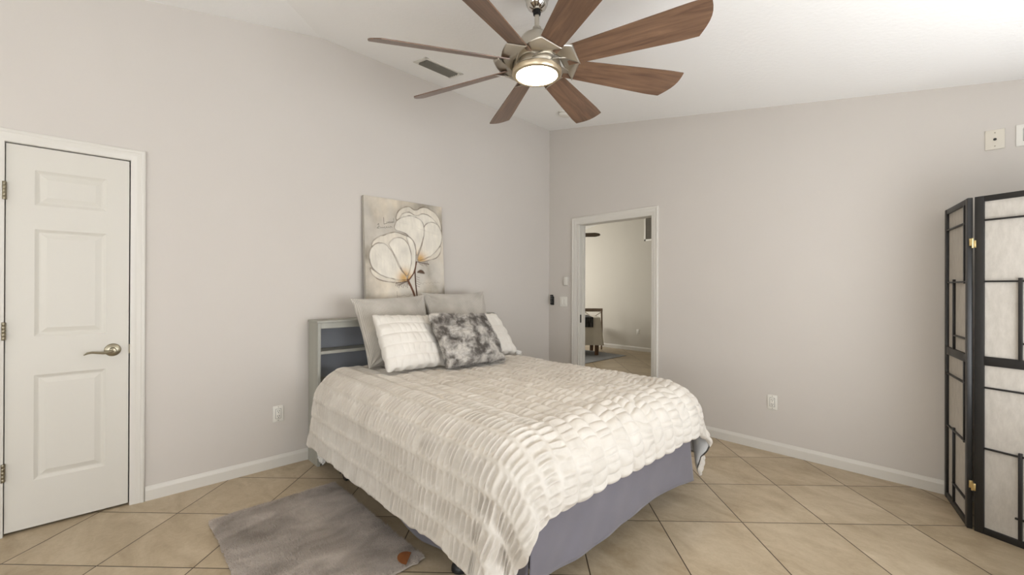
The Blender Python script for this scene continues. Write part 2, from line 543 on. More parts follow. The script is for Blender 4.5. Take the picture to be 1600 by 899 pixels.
baseboard('baseboard_left', 'y', XA, .193, YB, 1)
baseboard('baseboard_left_front', 'y', XA, YF, -.443, 1)
baseboard('baseboard_back', 'x', YB, OX1 + .056, XR, -1)
baseboard('baseboard_back_corner', 'x', YB, XA + .013, OX0 - .073, -1)
baseboard('baseboard_right', 'y', XR, YF, YB - .013, -1)
baseboard('baseboard_front', 'x', YF, XA, XR, 1)


def casing(name, plane, sgn, axis, i0, i1, zt, wl, wr, wt, dep=.016):
    """door casing: stepped profile on three sides. axis 'y': wall x=plane; axis 'x': wall y=plane"""
    bm = bmesh.new()
    prof = [(0, 0), (0, .50), (.05, .60), (.34, .62), (.40, .78), (.46, .82), (.70, .84), (.76, 1.05), (.84, 1.15), (.94, 1.10), (1, .90), (1, 0)]
    rings = []
    for st in range(4):
        row = []
        for f, d in prof:
            if st == 0: a, z = i0 - wl * f, 0
            elif st == 1: a, z = i0 - wl * f, zt + wt * f
            elif st == 2: a, z = i1 + wr * f, zt + wt * f
            else: a, z = i1 + wr * f, 0
            p = plane + sgn * dep * d
            row.append(bm.verts.new((p, a, z) if axis == 'y' else (a, p, z)))
        rings.append(row)
    n_ = len(prof)
    for A_, B_ in zip(rings[:-1], rings[1:]):
        for i in range(n_):
            k_ = (i + 1) % n_; bm.faces.new((A_[i], A_[k_], B_[k_], B_[i]))
    bm.faces.new(rings[0]); bm.faces.new(rings[3])
    struct(name, bm, TRIM, smooth=True)


casing('trim_1', XA, 1, 'y', DY0 + .008, DY1 - .008, DZ - .006, .068, .068, .064)
casing('trim_2', YB, -1, 'x', OX0 - .006, OX1 - .010, OZ - .012, .066, .066, .078)
casing('trim_3', YB + .12, 1, 'x', OX0 + .004, OX1 - .004, OZ - .002, .066, .066, .066)
# jambs
bm = bmesh.new()
box(bm, OX0, OX0 + .018, YB - .002, YB + .122, 0, OZ); box(bm, OX1 - .018, OX1, YB - .002, YB + .122, 0, OZ)
box(bm, OX0, OX1, YB - .002, YB + .122, OZ - .018, OZ)
# pocket-door channel strips and the dark latch slot
box(bm, OX0 + .018, OX0 + .026, YB + .012, YB + .042, 0, OZ - .018); box(bm, OX0 + .018, OX0 + .026, YB + .078, YB + .108, 0, OZ - .018)
j = struct('door_2', bm, TRIM)
struct('strike_plate', BX(OX0 + .0262, OX0 + .0285, YB + .016, YB + .038, .915, 1.005), STEEL, parent=j)
bm = bmesh.new()
box(bm, XA - .12, XA, DY0 + .0005, DY0 + .008, 0, DZ); box(bm, XA - .12, XA, DY1 - .008, DY1 - .0005, 0, DZ); box(bm, XA - .12, XA, DY0, DY1, DZ - .008, DZ - .0005)
struct('trim_4', bm, TRIM)

# ------------------------------------------------------------------ closet door (three raised panels)
LY0, LY1, LZ0, LZ1 = -.3635, .1165, .014, 2.048
XD = XA - .004                                     # door face plane
bm = bmesh.new()
box(bm, XD - .035, XD - .012, LY0, LY1, LZ0, LZ1)
pan = [(-.262, .018, 1.737, 1.925), (-.262, .018, 1.032, 1.608), (-.262, .018, .262, .825)]
ys = [LY0, -.262, .018, LY1]


def ring(bm, a, b):
    """stitch two rectangles (y0,y1,z0,z1,x)"""
    ra = [bm.verts.new((a[4], y, z)) for y, z in ((a[0], a[2]), (a[1], a[2]), (a[1], a[3]), (a[0], a[3]))]
    rb = [bm.verts.new((b[4], y, z)) for y, z in ((b[0], b[2]), (b[1], b[2]), (b[1], b[3]), (b[0], b[3]))]
    for i in range(4):
        j = (i + 1) % 4; bm.faces.new((ra[i], ra[j], rb[j], rb[i]))
    return rb


# stiles and rails
box(bm, XD - .013, XD, LY0, -.262, LZ0, LZ1); box(bm, XD - .013, XD, .018, LY1, LZ0, LZ1)
zz = [LZ0, .262, .825, 1.032, 1.608, 1.737, 1.925, LZ1]
for a, b in ((0, 1), (2, 3), (4, 5), (6, 7)):
    box(bm, XD - .013, XD, -.262, .018, zz[a], zz[b])
for y0, y1, z0, z1 in pan:
    ins = lambda k, x: (y0 + k, y1 - k, z0 + k, z1 - k, x)
    ring(bm, ins(0, XD), ins(.010, XD - .006)); ring(bm, ins(.010, XD - .006), ins(.016, XD - .009))
    ring(bm, ins(.016, XD - .009), ins(.022, XD - .009)); rb = ring(bm, ins(.022, XD - .009), ins(.046, XD - .0015))
    bm.faces.new(rb)
door = struct('door_1', bm, DOORW)
for z in (1.798, 1.068, .333):
    bm = bmesh.new()
    for k in range(5):
        lathe(bm, [(0.0065, z - .047 + k * .0188), (.0072, z - .046 + k * .0188), (.0072, z - .0295 + k * .0188), (.0065, z - .0285 + k * .0188)], 12, Matrix.Translation((XA + .012, LY0 - .004, 0)))
    box(bm, XA - .003, XA + .008, LY0 - .012, LY0 + .004, z - .045, z + .045)
    struct('hinge', bm, BRONZE, smooth=True, parent=door)
# lever handle: rose, neck, wave lever
bm = bmesh.new()
MH = Matrix.Translation((XD, .047, .932)) @ Matrix.Rotation(PI / 2, 4, 'Y')
lathe(bm, [(.036, 0), (.037, .004), (.034, .011), (.026, .015), (.016, .017), (.016, .024), (.014, .045), (.013, .052), (0.0, .054)], 32, MH)
pts = [(XD + .046, .047, .932), (XD + .050, .030, .926), (XD + .052, .008, .922), (XD + .053, -.018, .926), (XD + .054, -.040, .930), (XD + .052, -.058, .927), (XD + .048, -.072, .917)]
tube(bm, pts, [.013, .012, .010, .009, .0085, .0075, .004], 12, flat=(1, .75))
struct('door_handle', bm, simple('brushed_nickel_lever', srgb(158, 150, 130), .33, metal=1.0), smooth=True, parent=door)
bm = BX(XA - .002, XA + .0035, LY1 + .0005, LY1 + .0115, .905, .960, .001)
struct('latch_plate', bm, BRONZE, parent=door)


# ------------------------------------------------------------------ plates on the walls
def wall_frame(plane, axis, sgn, c, z):
    """matrix: local x = along wall (to the viewer's right), local y = up, local z = out of wall"""
    if axis == 'y':   # wall x = plane, outward +x; viewer's right is +y
        return Matrix(((0, 0, 1, plane), (1, 0, 0, c), (0, 1, 0, z), (0, 0, 0, 1)))
    return Matrix(((1, 0, 0, c), (0, 0, -1, plane), (0, 1, 0, z), (0, 0, 0, 1)))


def outlet(name, label, plane, axis, c, z, style='decora', wd=.070, ht=.115, mat=None, scale=1.0):
    M = wall_frame(plane, axis, 1, c, z)
    base = M @ Vector((0, 0, 0))
    t = thing(name, label, 'outlet' if 'outlet' in name else 'wall plate', base)
    bm = BX(-wd / 2, wd / 2, -ht / 2, ht / 2, 0, .006, .0025, M=M)
    obj('cover_plate', bm, mat or PLATE, t, True)
    if style == 'decora':
        obj('socket_gap', BX(-.0185, .0185, -.0355, .0355, .0058, .0064, M=M), SLOT, t)
        s = obj('socket_block', BX(-.0168, .0168, -.034, .034, .006, .0085, .001, M=M), mat or PLATE, t, True)
        for cy in (.018, -.018):
            bm = bmesh.new()
            box(bm, -.0075, -.0045, cy - .002, cy + .007, .0083, .0088, M=M)
            box(bm, .0045, .0075, cy - .002, cy + .006, .0083, .0088, M=M)
            lathe(bm, [(.0028, .0083), (.0028, .0088)], 10, M @ Matrix.Translation((0, cy - .009, 0)))
            obj('socket_slots', bm, SLOT, s)
    for sy in ((-.048, .048) if style != 'coax' else (-.040, .040)):
        bm = bmesh.new(); lathe(bm, [(.003, .006), (.0026, .0072), (0, .0074)], 10, M @ Matrix.Translation((0, sy * scale, 0)))
        obj('screw', bm, BRONZE, t, True)
    if style == 'coax':
        bm = bmesh.new(); lathe(bm, [(.0075, .006), (.0075, .009), (.005, .009), (.005, .014), (0, .014)], 16, M)
        obj('cable_jack', bm, STEEL, t, True)
    return t, M


outlet('wall_outlet', 'white double outlet low on the left wall between the closet door and headboard', XA, 'y', .929, .385)
outlet('wall_outlet', 'white double outlet low on the back wall right of the bed', YB, 'x', -1.051, .397)
outlet('cable_plate', 'ivory cable jack plate high on the back wall near the right edge', YB, 'x', .131, 2.205, 'coax', .080, .118, IVORY)
t, M = outlet('wall_outlet', 'white double outlet high on the back wall beside the cable plate, cut by the frame', YB, 'x', .259, 2.205, 'decora', .092, .125)
obj('reset_strip', BX(-.016, .016, .036, .042, .006, .0075, M=M), STEEL, t)
# double rocker switch
M = wall_frame(YB, 'x', 1, -3.205, 1.148)
t = thing('light_switch', 'white two-rocker light switch plate left of the doorway', 'light switch', M @ Vector((0, 0, 0)))
obj('cover_plate', BX(-.057, .057, -.057, .057, 0, .006, .0025, M=M), PLATE, t, True)
for cx_ in (-.023, .023):
    obj('rocker', BX(cx_ - .0165, cx_ + .0165, -.033, .033, .005, .0095, .002, M=M @ Matrix.Rotation(math.radians(2), 4, 'X')), PLATE, t, True)
M = wall_frame(YB, 'x', 1, -3.165, 1.385)
t = thing('blank_plate', 'slim blank white wall box just above the light switch', 'wall plate', M @ Vector((0, 0, 0)))
obj('plate_body', BX(-.036, .036, -.052, .052, 0, .018, .004, M=M), WALL, t, True)
obj('plate_face', BX(-.016, .030, -.046, .046, .018, .021, .002, M=M), PLATE, t, True)
# fan remote in its cradle
M = wall_frame(YB, 'x', 1, -3.372, 1.165)
t = thing('remote_control', 'small black fan remote mounted on the back wall by the room corner', 'remote', M @ Vector((0, 0, 0)))
obj('cradle', BX(-.024, .024, -.062, .04, 0, .012, .004, M=M), BLACKP, t, True)
r_ = obj('remote_body', BX(-.020, .020, -.056, .060, .010, .026, .005, M=M), BLACKP, t, True)
for k, (bx_, by_) in enumerate(((-.009, .04), (.009, .04), (-.009, .018), (.009, .018), (0, -.004), (-.009, -.026), (.009, -.026))):
    bm = bmesh.new(); lathe(bm, [(.0055, .0255), (.005, .0275), (0, .028)], 12, M @ Matrix.Translation((bx_, by_, 0)))
    obj('button', bm, simple('button_grey', srgb(128, 128, 126), .5) if k == 0 else bpy.data.materials['button_grey'], r_, True)

# ------------------------------------------------------------------ ceiling vent and smoke detector
nrm = Vector((.181, .0145, 1)).normalized()
ex = (Vector((1, 0, 0)) - nrm * nrm.x).normalized(); ey = nrm.cross(ex)


def ceil_frame(x, y):
    return Matrix(((ex.x, ey.x, -nrm.x, x), (ex.y, ey.y, -nrm.y, y), (ex.z, ey.z, -nrm.z, cz(x, y)), (0, 0, 0, 1)))


M = ceil_frame(-3.043, 2.041)
t = thing('ceiling_vent', 'white rectangular air vent with dark louvres in the ceiling left of the fan', 'vent', M @ Vector((0, 0, 0)))
bm = bmesh.new()
W_, H_ = .098, .188
for a, b, c, d in ((-W_, W_, -H_, -H_ + .034), (-W_, W_, H_ - .034, H_), (-W_, -W_ + .03, -H_, H_), (W_ - .03, W_, -H_, H_)):
    box(bm, a, b, c, d, 0, .006, .002, M=M)
obj('vent_frame', bm, PLATE, t, True)
obj('backing', BX(-.07, .07, -.156, .156, .0005, .0015, M=M), SLOT, t)
for k in range(5):
    x = -.054 + k * .027
    obj('slat', BX(-.011, .011, -.154, .154, -.0007, .0007, M=M @ Matrix.Translation((x, 0, .010)) @ Matrix.Rotation(math.radians(40), 4, 'Y')), simple('vent_louvre', srgb(118, 115, 106), .5) if k == 0 else bpy.data.materials['vent_louvre'], t)
bm = bmesh.new()
for k in range(11): box(bm, -.068, .068, -.001, .001, .003, .008, M=M @ Matrix.Translation((0, -.14 + k * .028, 0)))
obj('cross_vanes', bm, bpy.data.materials['vent_louvre'], t)

M = ceil_frame(-2.79, 3.40)
t = thing('smoke_detector', 'round white smoke detector on the ceiling behind a fan blade', 'smoke detector', M @ Vector((0, 0, 0)))
bm = bmesh.new(); lathe(bm, [(.070, 0), (.070, .008), (.062, .010)], 32, M); obj('mounting_ring', bm, PLATE, t, True)
bm = bmesh.new(); lathe(bm, [(.062, .012), (.063, .026), (.052, .036), (.02, .040), (0, .040)], 32, M); obj('cover', bm, PLATE, t, True)
bm = bmesh.new(); lathe(bm, [(.060, .009), (.060, .0125)], 32, M); obj('sensor_slit', bm, SLOT, t)

# ------------------------------------------------------------------ ceiling fan
FC = Vector((-1.588, 1.693, 0))
fan = thing('ceiling_fan', 'eight-blade walnut and brushed nickel ceiling fan with a lit round lamp', 'ceiling fan', (FC.x, FC.y, cz(FC.x, FC.y)))
TZ = lambda z: Matrix.Translation((FC.x, FC.y, z))
zc = cz(FC.x, FC.y)
bm = bmesh.new()
lathe(bm, [(.066, zc - 2.862 + .03), (.070, .012), (.069, -.004), (.061, -.020), (.059, -.040), (.050, -.058), (.036, -.068), (.030, -.074), (.024, -.076)], 40, TZ(2.872))
obj('canopy', bm, CHROME, fan, True)
bm = bmesh.new(); lathe(bm, [(.019, 2.775), (.021, 2.786), (.019, 2.80)], 20, TZ(0)); obj('canopy_collar', bm, DARK, fan, True)
bm = bmesh.new(); lathe(bm, [(.0125, 2.66), (.0125, 2.80)], 20, TZ(0)); obj('downrod', bm, NICKEL, fan, True)
bm = bmesh.new()
lathe(bm, [(.014, 2.712), (.022, 2.708), (.026, 2.690), (.046, 2.676), (.078, 2.655), (.100, 2.622), (.112, 2.585), (.122, 2.54), (.128, 2.50), (.122, 2.474), (.05, 2.474)], 48, TZ(0))
obj('motor_housing', bm, NICKEL, fan, True, angle=50)
RING = simple('gold_ring', srgb(200, 184, 156), .35, metal=.8)
bm = bmesh.new()
lathe(bm, [(.105, 2.470), (.128, 2.476), (.1335, 2.470), (.1335, 2.455), (.128, 2.446), (.112, 2.444), (.108, 2.450)], 48, TZ(0))
obj('lamp_ring', bm, RING, fan, True)
lm, nt, b = new_mat('lamp_diffuser')
b.inputs['Base Color'].default_value = (1, 1, 1, 1)
b.inputs['Emission Color'].default_value = (1.0, 0.80, 0.56, 1); b.inputs['Emission Strength'].default_value = L_FAN
bm = bmesh.new(); lathe(bm, [(.109, 2.452), (.109, 2.446), (.085, 2.440), (.05, 2.437), (0, 2.436)], 48, TZ(0))
obj('lamp_diffuser', bm, lm, fan, True)


def blade_bm(th, pitch=math.radians(23), zb=2.510):
    """flat blade, oblique rounded tip; returns a bmesh with UVs"""
    rs = np.linspace(.165, .862, 40); out = []
    th_ = .0055
    L0, L1 = -.055, .056
    left, right = [], []     # cw edge (high), ccw edge (low)
    n = 36
    cwr = np.linspace(.165, .865, n); ccr = np.linspace(.165, .800, n)
    P = []
    for i in range(n):
        f = i / (n - 1)
        hw0 = .056 + .031 * min(1, f * 1.15)
        # tips: cw edge runs on to .865, ccw edge rounds off at .80
        a = (cwr[i], -hw0); c = (ccr[i], hw0)
        P.append((a, c))
    rows = []
    m = 8
    for i, (a, c) in enumerate(P):
        row = []
        for k in range(m + 1):
            g = k / m
            r = a[0] + (c[0] - a[0]) * g; l = a[1] + (c[1] - a[1]) * g
            bul = 0
            if i > n - 9:
                q = (i - (n - 9)) / 8
                bul = .028 * math.sin(PI * g) * q * q
            row.append((r + bul, l))
        rows.append(row)
    # round the outline corners at the tip a little
    bm = bmesh.new(); uvl = bm.loops.layers.uv.new('UVMap')
    ca, sa = math.cos(th), math.sin(th)
    def W(r, l, dz):
        z = -l * math.sin(pitch) + dz * math.cos(pitch); lt = l * math.cos(pitch) + dz * math.sin(pitch)
        return (FC.x + r * ca - lt * sa, FC.y + r * sa + lt * ca, zb + z)
    lay = []
    for dz in (-th_ / 2, th_ / 2):
        lay.append([[bm.verts.new(W(r, l, dz)) for r, l in row] for row in rows])
    def face(vs, uvs):
        f = bm.faces.new(vs)
        for lp, u in zip(f.loops, uvs): lp[uvl].uv = (u[0] + th, u[1] + th * 3)
    for L in lay:
        for i in range(n - 1):
            for k in range(m):
                face((L[i][k], L[i + 1][k], L[i + 1][k + 1], L[i][k + 1]), (rows[i][k], rows[i + 1][k], rows[i + 1][k + 1], rows[i][k + 1]))
    for i in range(n - 1):
        for k in (0, m):
            face((lay[0][i][k], lay[0][i + 1][k], lay[1][i + 1][k], lay[1][i][k]), (rows[i][k], rows[i + 1][k], rows[i + 1][k], rows[i][k]))
    for i in (0, n - 1):
        for k in range(m):
            face((lay[0][i][k], lay[0][i][k + 1], lay[1][i][k + 1], lay[1][i][k]), (rows[i][k], rows[i][k + 1], rows[i][k + 1], rows[i][k]))
    return bm


def holder_mesh(th, pitch=math.radians(23), zb=2.510):
    """curved nickel scoop sweeping from the lamp ring up and out to the blade root"""
    n, m = 22, 10
    P = np.zeros((n, m, 3))
    for i in range(n):
        u = i / (n - 1)
        for k in range(m):
            v = k / (m - 1)
            # inner edge on housing
            a0 = th + math.radians(-74 + 18 * v)
            r0 = .130 - .006 * v; z0 = 2.480 + .040 * v
            # outer edge on blade underside
            l = -.060 + .122 * v
            r1 = .228
            z1 = zb - l * math.sin(pitch) - .0075
            a1 = th + math.atan2(l * math.cos(pitch), r1); rr1 = math.hypot(r1, l)
            ga = u ** .85; e = u ** (1.4 + 1.3 * v)
            a = a0 * (1 - ga) + a1 * ga
            r = r0 * (1 - e) + rr1 * e + (.030 * (1 - v) + .004 * v) * math.sin(PI * u)
            e = u ** 1.1
            z = z0 * (1 - e) + z1 * e - .004 * math.sin(PI * u)
            P[i, k] = (FC.x + r * math.cos(a), FC.y + r * math.sin(a), z)
    return grid_mesh('blade_holder', P)


for k in range(8):
    th = math.radians(17 + 45 * k)
    o = obj('fan_blade', blade_bm(th), BLADE, fan)
    me = holder_mesh(th)
    h = finish('blade_holder', me, NICKEL, fan)
    sd = h.modifiers.new('solid', 'SOLIDIFY'); sd.thickness = .003; sd.offset = 1

# ------------------------------------------------------------------ headboard
HX0, HX1, HY0, HY1, HZ = XA + .015, -3.222, 1.132, 2.822, 1.058
hb = thing('bookcase_headboard', 'grey painted bookcase headboard with open shelves behind the bed', 'headboard', (-3.32, (HY0 + HY1) / 2, 0))
for y in (HY0, HY1 - .022):
    bm = bmesh.new(); box(bm, HX0, HX1, y, y + .022, 0, HZ - .016, .002)
    obj('side_panel', bm, HBWOOD, hb)
obj('top_board', BX(HX0, HX1 + .008, HY0 - .006, HY1 + .006, HZ - .016, HZ, .003), HBWOOD, hb)
obj('front_rail', BX(HX1 - .018, HX1, HY0 + .022, HY1 - .022, HZ - .058, HZ - .016, .002), HBWOOD, hb)
obj('back_panel', BX(HX0, HX0 + .006, HY0 + .022, HY1 - .022, .10, HZ - .016), HBIN, hb)
ST = (HY1 - HY0 - .044)
obj('shelf', BX(HX0 + .006, HX1 - .002, HY0 + .022, HY1 - .022, .812, .834, .002), HBWOOD, hb)
obj('shelf', BX(HX0 + .006, HX1 - .002, HY0 + .022, HY1 - .022, .590, .612, .002), HBWOOD, hb)
for f in (1 / 3, 2 / 3):
    y = HY0 + .022 + ST * f
    obj('divider', BX(HX0 + .006, HX1 - .004, y - .009, y + .009, .612, HZ - .058, .001), HBWOOD, hb)
obj('lower_panel', BX(HX1 - .030, HX1 - .014, HY0 + .022, HY1 - .022, .12, .590, .002), HBIN, hb)

# ------------------------------------------------------------------ bed: frame, box spring, mattress, skirt
BY0, BY1, BX0, BX1 = 1.235, 2.66, -3.205, -1.165
bed = thing('metal_bed', 'low metal bed frame with black feet under the mattress', 'bed', ((BX0 + BX1) / 2, (BY0 + BY1) / 2, 0))
for y in (BY0 + .01, BY1 - .04):
    bm = bmesh.new(); box(bm, BX0, BX1 - .12, y, y + .03, .165, .169); box(bm, BX0, BX1 - .12, y if y < 2 else y + .026, y + .004 if y < 2 else y + .03, .165, .20)
    obj('side_rail', bm, STEEL, bed)
for x in (-2.95, -1.62): obj('cross_rail', BX(x, x + .035, BY0, BY1, .155, .165), STEEL, bed)
for x, y in ((-1.60, BY0 - .035), (-1.60, BY1 + .0), (-1.60, 1.97)):
    bm = bmesh.new()
    lathe(bm, [(.036, 0), (.040, .004), (.040, .016), (.036, .028), (.022, .040), (.019, .048), (.018, .075), (.015, .095), (.0, .096)], 24, Matrix.Translation((x, y, 0)))
    lg = obj('leg', bm, BLACKP, bed, True)
    bm = bmesh.new(); lathe(bm, [(.0125, .095), (.0125, .158), (0, .158)], 16, Matrix.Translation((x, y, 0)))
    obj('steel_stem', bm, CHROME, lg, True)
for y in (BY0 - .03, BY1 - .01):
    bm = bmesh.new()
    box(bm, -2.925, -2.918, y - .03, y + .03, .035, .17, .001); box(bm, -2.815, -2.808, y - .03, y + .03, .035, .15, .001)
    box(bm, -2.925, -2.860, y - .034, y - .029, .075, .17, .001); box(bm, -2.925, -2.808, y - .03, y + .03, .15, .155)
    cs = obj('caster_bracket', bm, simple('bracket_grey', srgb(96, 92, 84), .45, metal=.5), bed)
    bm = bmesh.new(); lathe(bm, [(.0, -.022), (.03, -.022), (.0345, -.016), (.0345, .016), (.03, .022), (0, .022)], 24, Matrix.Translation((-2.866, y, .035)) @ Matrix.Rotation(PI / 2, 4, 'X'))
    obj('wheel', bm, BLACKP, cs, True)
bm = BX(BX0, BX1, BY0, BY1, .171, .375, .02); tag(obj('box_spring', bm, SKIRT, None, True), 'box spring hidden under the skirt and mattress', 'box spring')
bm = BX(BX0, BX1, BY0, BY1, .376, .655, .05, seg=4); tag(obj('mattress', bm, MATTR, None, True), 'mattress under the white comforter, resting on the box spring', 'mattress')


def skirt_panel(p0, p1, out, ztop, zbot, flare, seed, edge=(0, 0), wr=.010):
    n, m = 120, 30
    p0 = np.array(p0, float); p1 = np.array(p1, float); out = np.array(out, float)
    f = np.linspace(0, 1, n)[:, None]; g = np.linspace(0, 1, m)[None, :]
    Ln = np.linalg.norm(p1 - p0)
    d = (p1 - p0) / Ln
    along = f * Ln + edge[1] * g * f - edge[0] * g * (1 - f)
    zb = zbot(f)
    z = ztop + (zb - ztop) * g
    o = .012 + flare * g + wr * g * (vnoise(f * Ln * 3.2 + g * .9, g * .8 + 0 * f, seed) + .5 * vnoise(f * Ln * 9 + g * 2.5, g * 1.5 + 0 * f, seed + 3))
    P = np.zeros((n, m, 3))
    P[..., 0] = p0[0] + d[0] * along + out[0] * o; P[..., 1] = p0[1] + d[1] * along + out[1] * o; P[..., 2] = z
    return grid_mesh('panel', P)


sk = thing('bed_skirt', 'purple-grey sateen bed skirt hanging below the comforter', 'bed skirt', ((BX0 + BX1) / 2, (BY0 + BY1) / 2, 0))
me = skirt_panel((BX1, BY0 - .045), (BX1, 2.575), (1, 0), .60, lambda f: .155 - .012 * np.sin(f * 7) - .018 * np.clip((f - .86) / .14, 0, 1), .010, 5, edge=(0, .045))
o = finish('foot_panel', me, SKIRT, sk); md = o.modifiers.new('s', 'SOLIDIFY'); md.thickness = .002
me = skirt_panel((BX0 + .06, BY0), (BX1 + .012, BY0), (0, -1), .60, lambda f: .098 - .066 * np.exp(-((f - .60) / .17) ** 2) + .008 * np.sin(f * 9), .050, 9, wr=.014)
o = finish('side_panel', me, SKIRT, sk); md = o.modifiers.new('s', 'SOLIDIFY'); md.thickness = .002
me = skirt_panel((BX1 + .002, BY1 - .06), (BX0 + .06, BY1 + .004), (0, 1), .60, lambda f: .13 + 0 * f, .018, 13)
o = finish('side_panel', me, SKIRT, sk); md = o.modifiers.new('s', 'SOLIDIFY'); md.thickness = .002

# ------------------------------------------------------------------ comforter
ROWW = .107


def pleat(s, t, lam, seed, jit=.30):
    """gathered rows: rows run along t, pleats cross them. returns height 0..1"""
    row = np.floor(s / ROWW).astype(int); fr = s / ROWW - row
    rs = np.random.RandomState(seed); ph = rs.uniform(0, 10, 200)[row % 200]
    body = np.sin(PI * np.clip(fr, 0, 1)) ** .42
    warp = jit * vnoise(t * 9 + ph * 3, row * 1.7 + fr * .8, seed + 2) + .18 * vnoise(t * 24 + ph, row * 2.3, seed + 5)
    cyc = t / lam + ph + warp * 1.8
    r = np.abs(np.sin(PI * cyc)) ** .6
    amp = .78 + .22 * vnoise(np.floor(cyc) * .73 + ph, row * 3.1, seed + 7)
    valley = (.5 + .5 * np.cos(2 * PI * cyc)) ** .75 * amp
    return body, r * amp, fr, valley


def comforter():
    R = .21; X0, Y0, Y1 = -1.305, 1.283, 2.595; XH = -3.135
    bN, bF, aM = .615, .60, .395
    S = bN + (Y1 - Y0) + bF; T = (X0 - XH) + aM
    n, m = 540, 780
    s = np.linspace(0, S, n)[:, None] * np.ones((1, m)); t = np.linspace(0, T, m)[None, :] * np.ones((n, 1))
    # scalloped hem at the foot: rows bulge between seams
    sc = .010 * np.abs(np.sin(PI * s / ROWW)) ** .6 + .006 * vnoise(s * 7, s * 0 + 3, 4)
    b_near = np.maximum(bN - s, 0); b_far = np.maximum(s - (bN + Y1 - Y0), 0)
    b = np.maximum(b_near, b_far); sg = np.where(b_near > 0, -1.0, 1.0)
    a = np.maximum(t - (X0 - XH), 0)
    tt = t
    a = a + sc * np.clip((t - (T - .12)) / .12, 0, 1) * 1.0
    b = b + (.010 * vnoise(t * 6, t * 0, 8) + .006 * vnoise(t * 25, t * 0, 9)) * np.clip((b - .45) / .15, 0, 1)
    rho = np.hypot(a, b); phi = np.arctan2(b, a + 1e-9)
    q = rho / R
    hor = R * np.sin(np.minimum(q, PI / 2)); drop = R * (1 - np.cos(np.minimum(q, PI / 2)))
    ex_ = np.maximum(rho - R * PI / 2, 0)
    corner = np.sin(2 * np.clip(phi, 0, PI / 2)) * (a > 0) * (b > 0)
    hor = hor + ex_ * (.10 * np.sin(phi) + .06)                 # flares slightly on the long sides
    drop = drop + ex_ * .99
    # corner folds
    near = sg < 0
    fold = corner * np.clip(ex_ / .25, 0, 1.4)
    hor = hor + fold * (.045 * np.sin(phi * 9 + 1.0 + 3 * rho) + .008 * np.sin(phi * 19 + 6 * rho) + .02)
    px = np.where(t < (X0 - XH), XH + t, X0) + hor * np.cos(phi) * (a > 0)
    yb = np.where(b_near > 0, Y0, np.where(b_far > 0, Y1, Y0 + (s - bN)))
    py = yb + sg * hor * np.sin(phi) * (b > 0)
    # hanging long sides: gentle long waves
    side = np.clip(b / .5, 0, 1) * np.exp(-a / .06)
    py = py + sg * side * (.012 * vnoise(t * 2.2, t * 0 + .5, 21) + .006 * vnoise(t * 5.5, t * 0 + 1.5, 22))
    z = .697 - drop
    flat = np.clip(1 - rho / .25, 0, 1)
    z = z + flat * (.010 * fbm(s * 2.2, t * 1.8, 31) + .004)
    # the near side is pulled a little outwards toward the hem near the head
    z = np.maximum(z, .012 + .01 * (1 + vnoise(s * 20, t * 20, 3)))
    P = np.stack([px, py, z], -1)
    N = normals(P)
    if N[n // 2, m // 3, 2] < 0: N = -N
    # smooth the normals of the tight corner folds
    for _ in range(3):
        N[1:-1, 1:-1] = (N[1:-1, 1:-1] + N[:-2, 1:-1] + N[2:, 1:-1] + N[1:-1, :-2] + N[1:-1, 2:]) / 5
    N /= np.linalg.norm(N, axis=-1, keepdims=True)
    # pleats: fine on the near side and near top rows, broader puffs over the rest
    wide = np.clip((s - .60) / .26, 0, 1)[..., None][..., 0]
    f1 = pleat(s, t, .036, 5, .16); f2 = pleat(s, t, .047, 6, .34)
    pl = f1[1] * (1 - wide) + f2[1] * wide
    body = f1[0]
    ampl = .0175 * (1 - wide) + .0130 * wide
    ampl = ampl * 1.25 * (1 - .4 * corner)
    env = np.clip(np.sin(PI * np.clip(f1[2], 0, 1)) * 1.5 - .22, 0, 1)
    fine = .018 - .029 * (1 - .4 * corner) * env * f1[3] - .003 * (1 - env)
    broad = body * .007 + np.sin(PI * np.clip(f1[2], 0, 1)) ** .5 * ampl * f2[1]
    hgt = fine * (1 - wide) + broad * wide + .002 * fbm(s * 30, t * 30, 41, 2)
    hgt = hgt + .004 * (vnoise(s * 12, t * 9, 44))
    e = np.minimum(np.minimum(s, S - s), np.minimum(t, T - t)) / .022
    e = np.clip(e, 0, 1); e = np.sqrt(1 - (1 - e) ** 2)
    off = -.012 + e * (.012 + hgt)
    shell = P + N * off[..., None]
    lin_off = -.012 - .012 * np.clip(np.minimum(np.minimum(s, S - s), np.minimum(t, T - t)) / .03, 0, 1)
    lin = (P + N * lin_off[..., None])[::4, ::4]
    UV = np.stack([s, t], -1)
    return grid_mesh('comforter', shell[::-1], UV[::-1]), grid_mesh('lining', lin, UV[::4, ::4])


me_shell, me_lin = comforter()
cf = thing('comforter', 'white ruched plush comforter draped over the whole bed', 'comforter', (-2.1, 1.95, .70))
finish('quilted_top', me_shell, COMF, cf)
o = finish('satin_lining', me_lin, LINING, cf)
o['label'] = 'smooth white satin underside showing at the far foot corner'

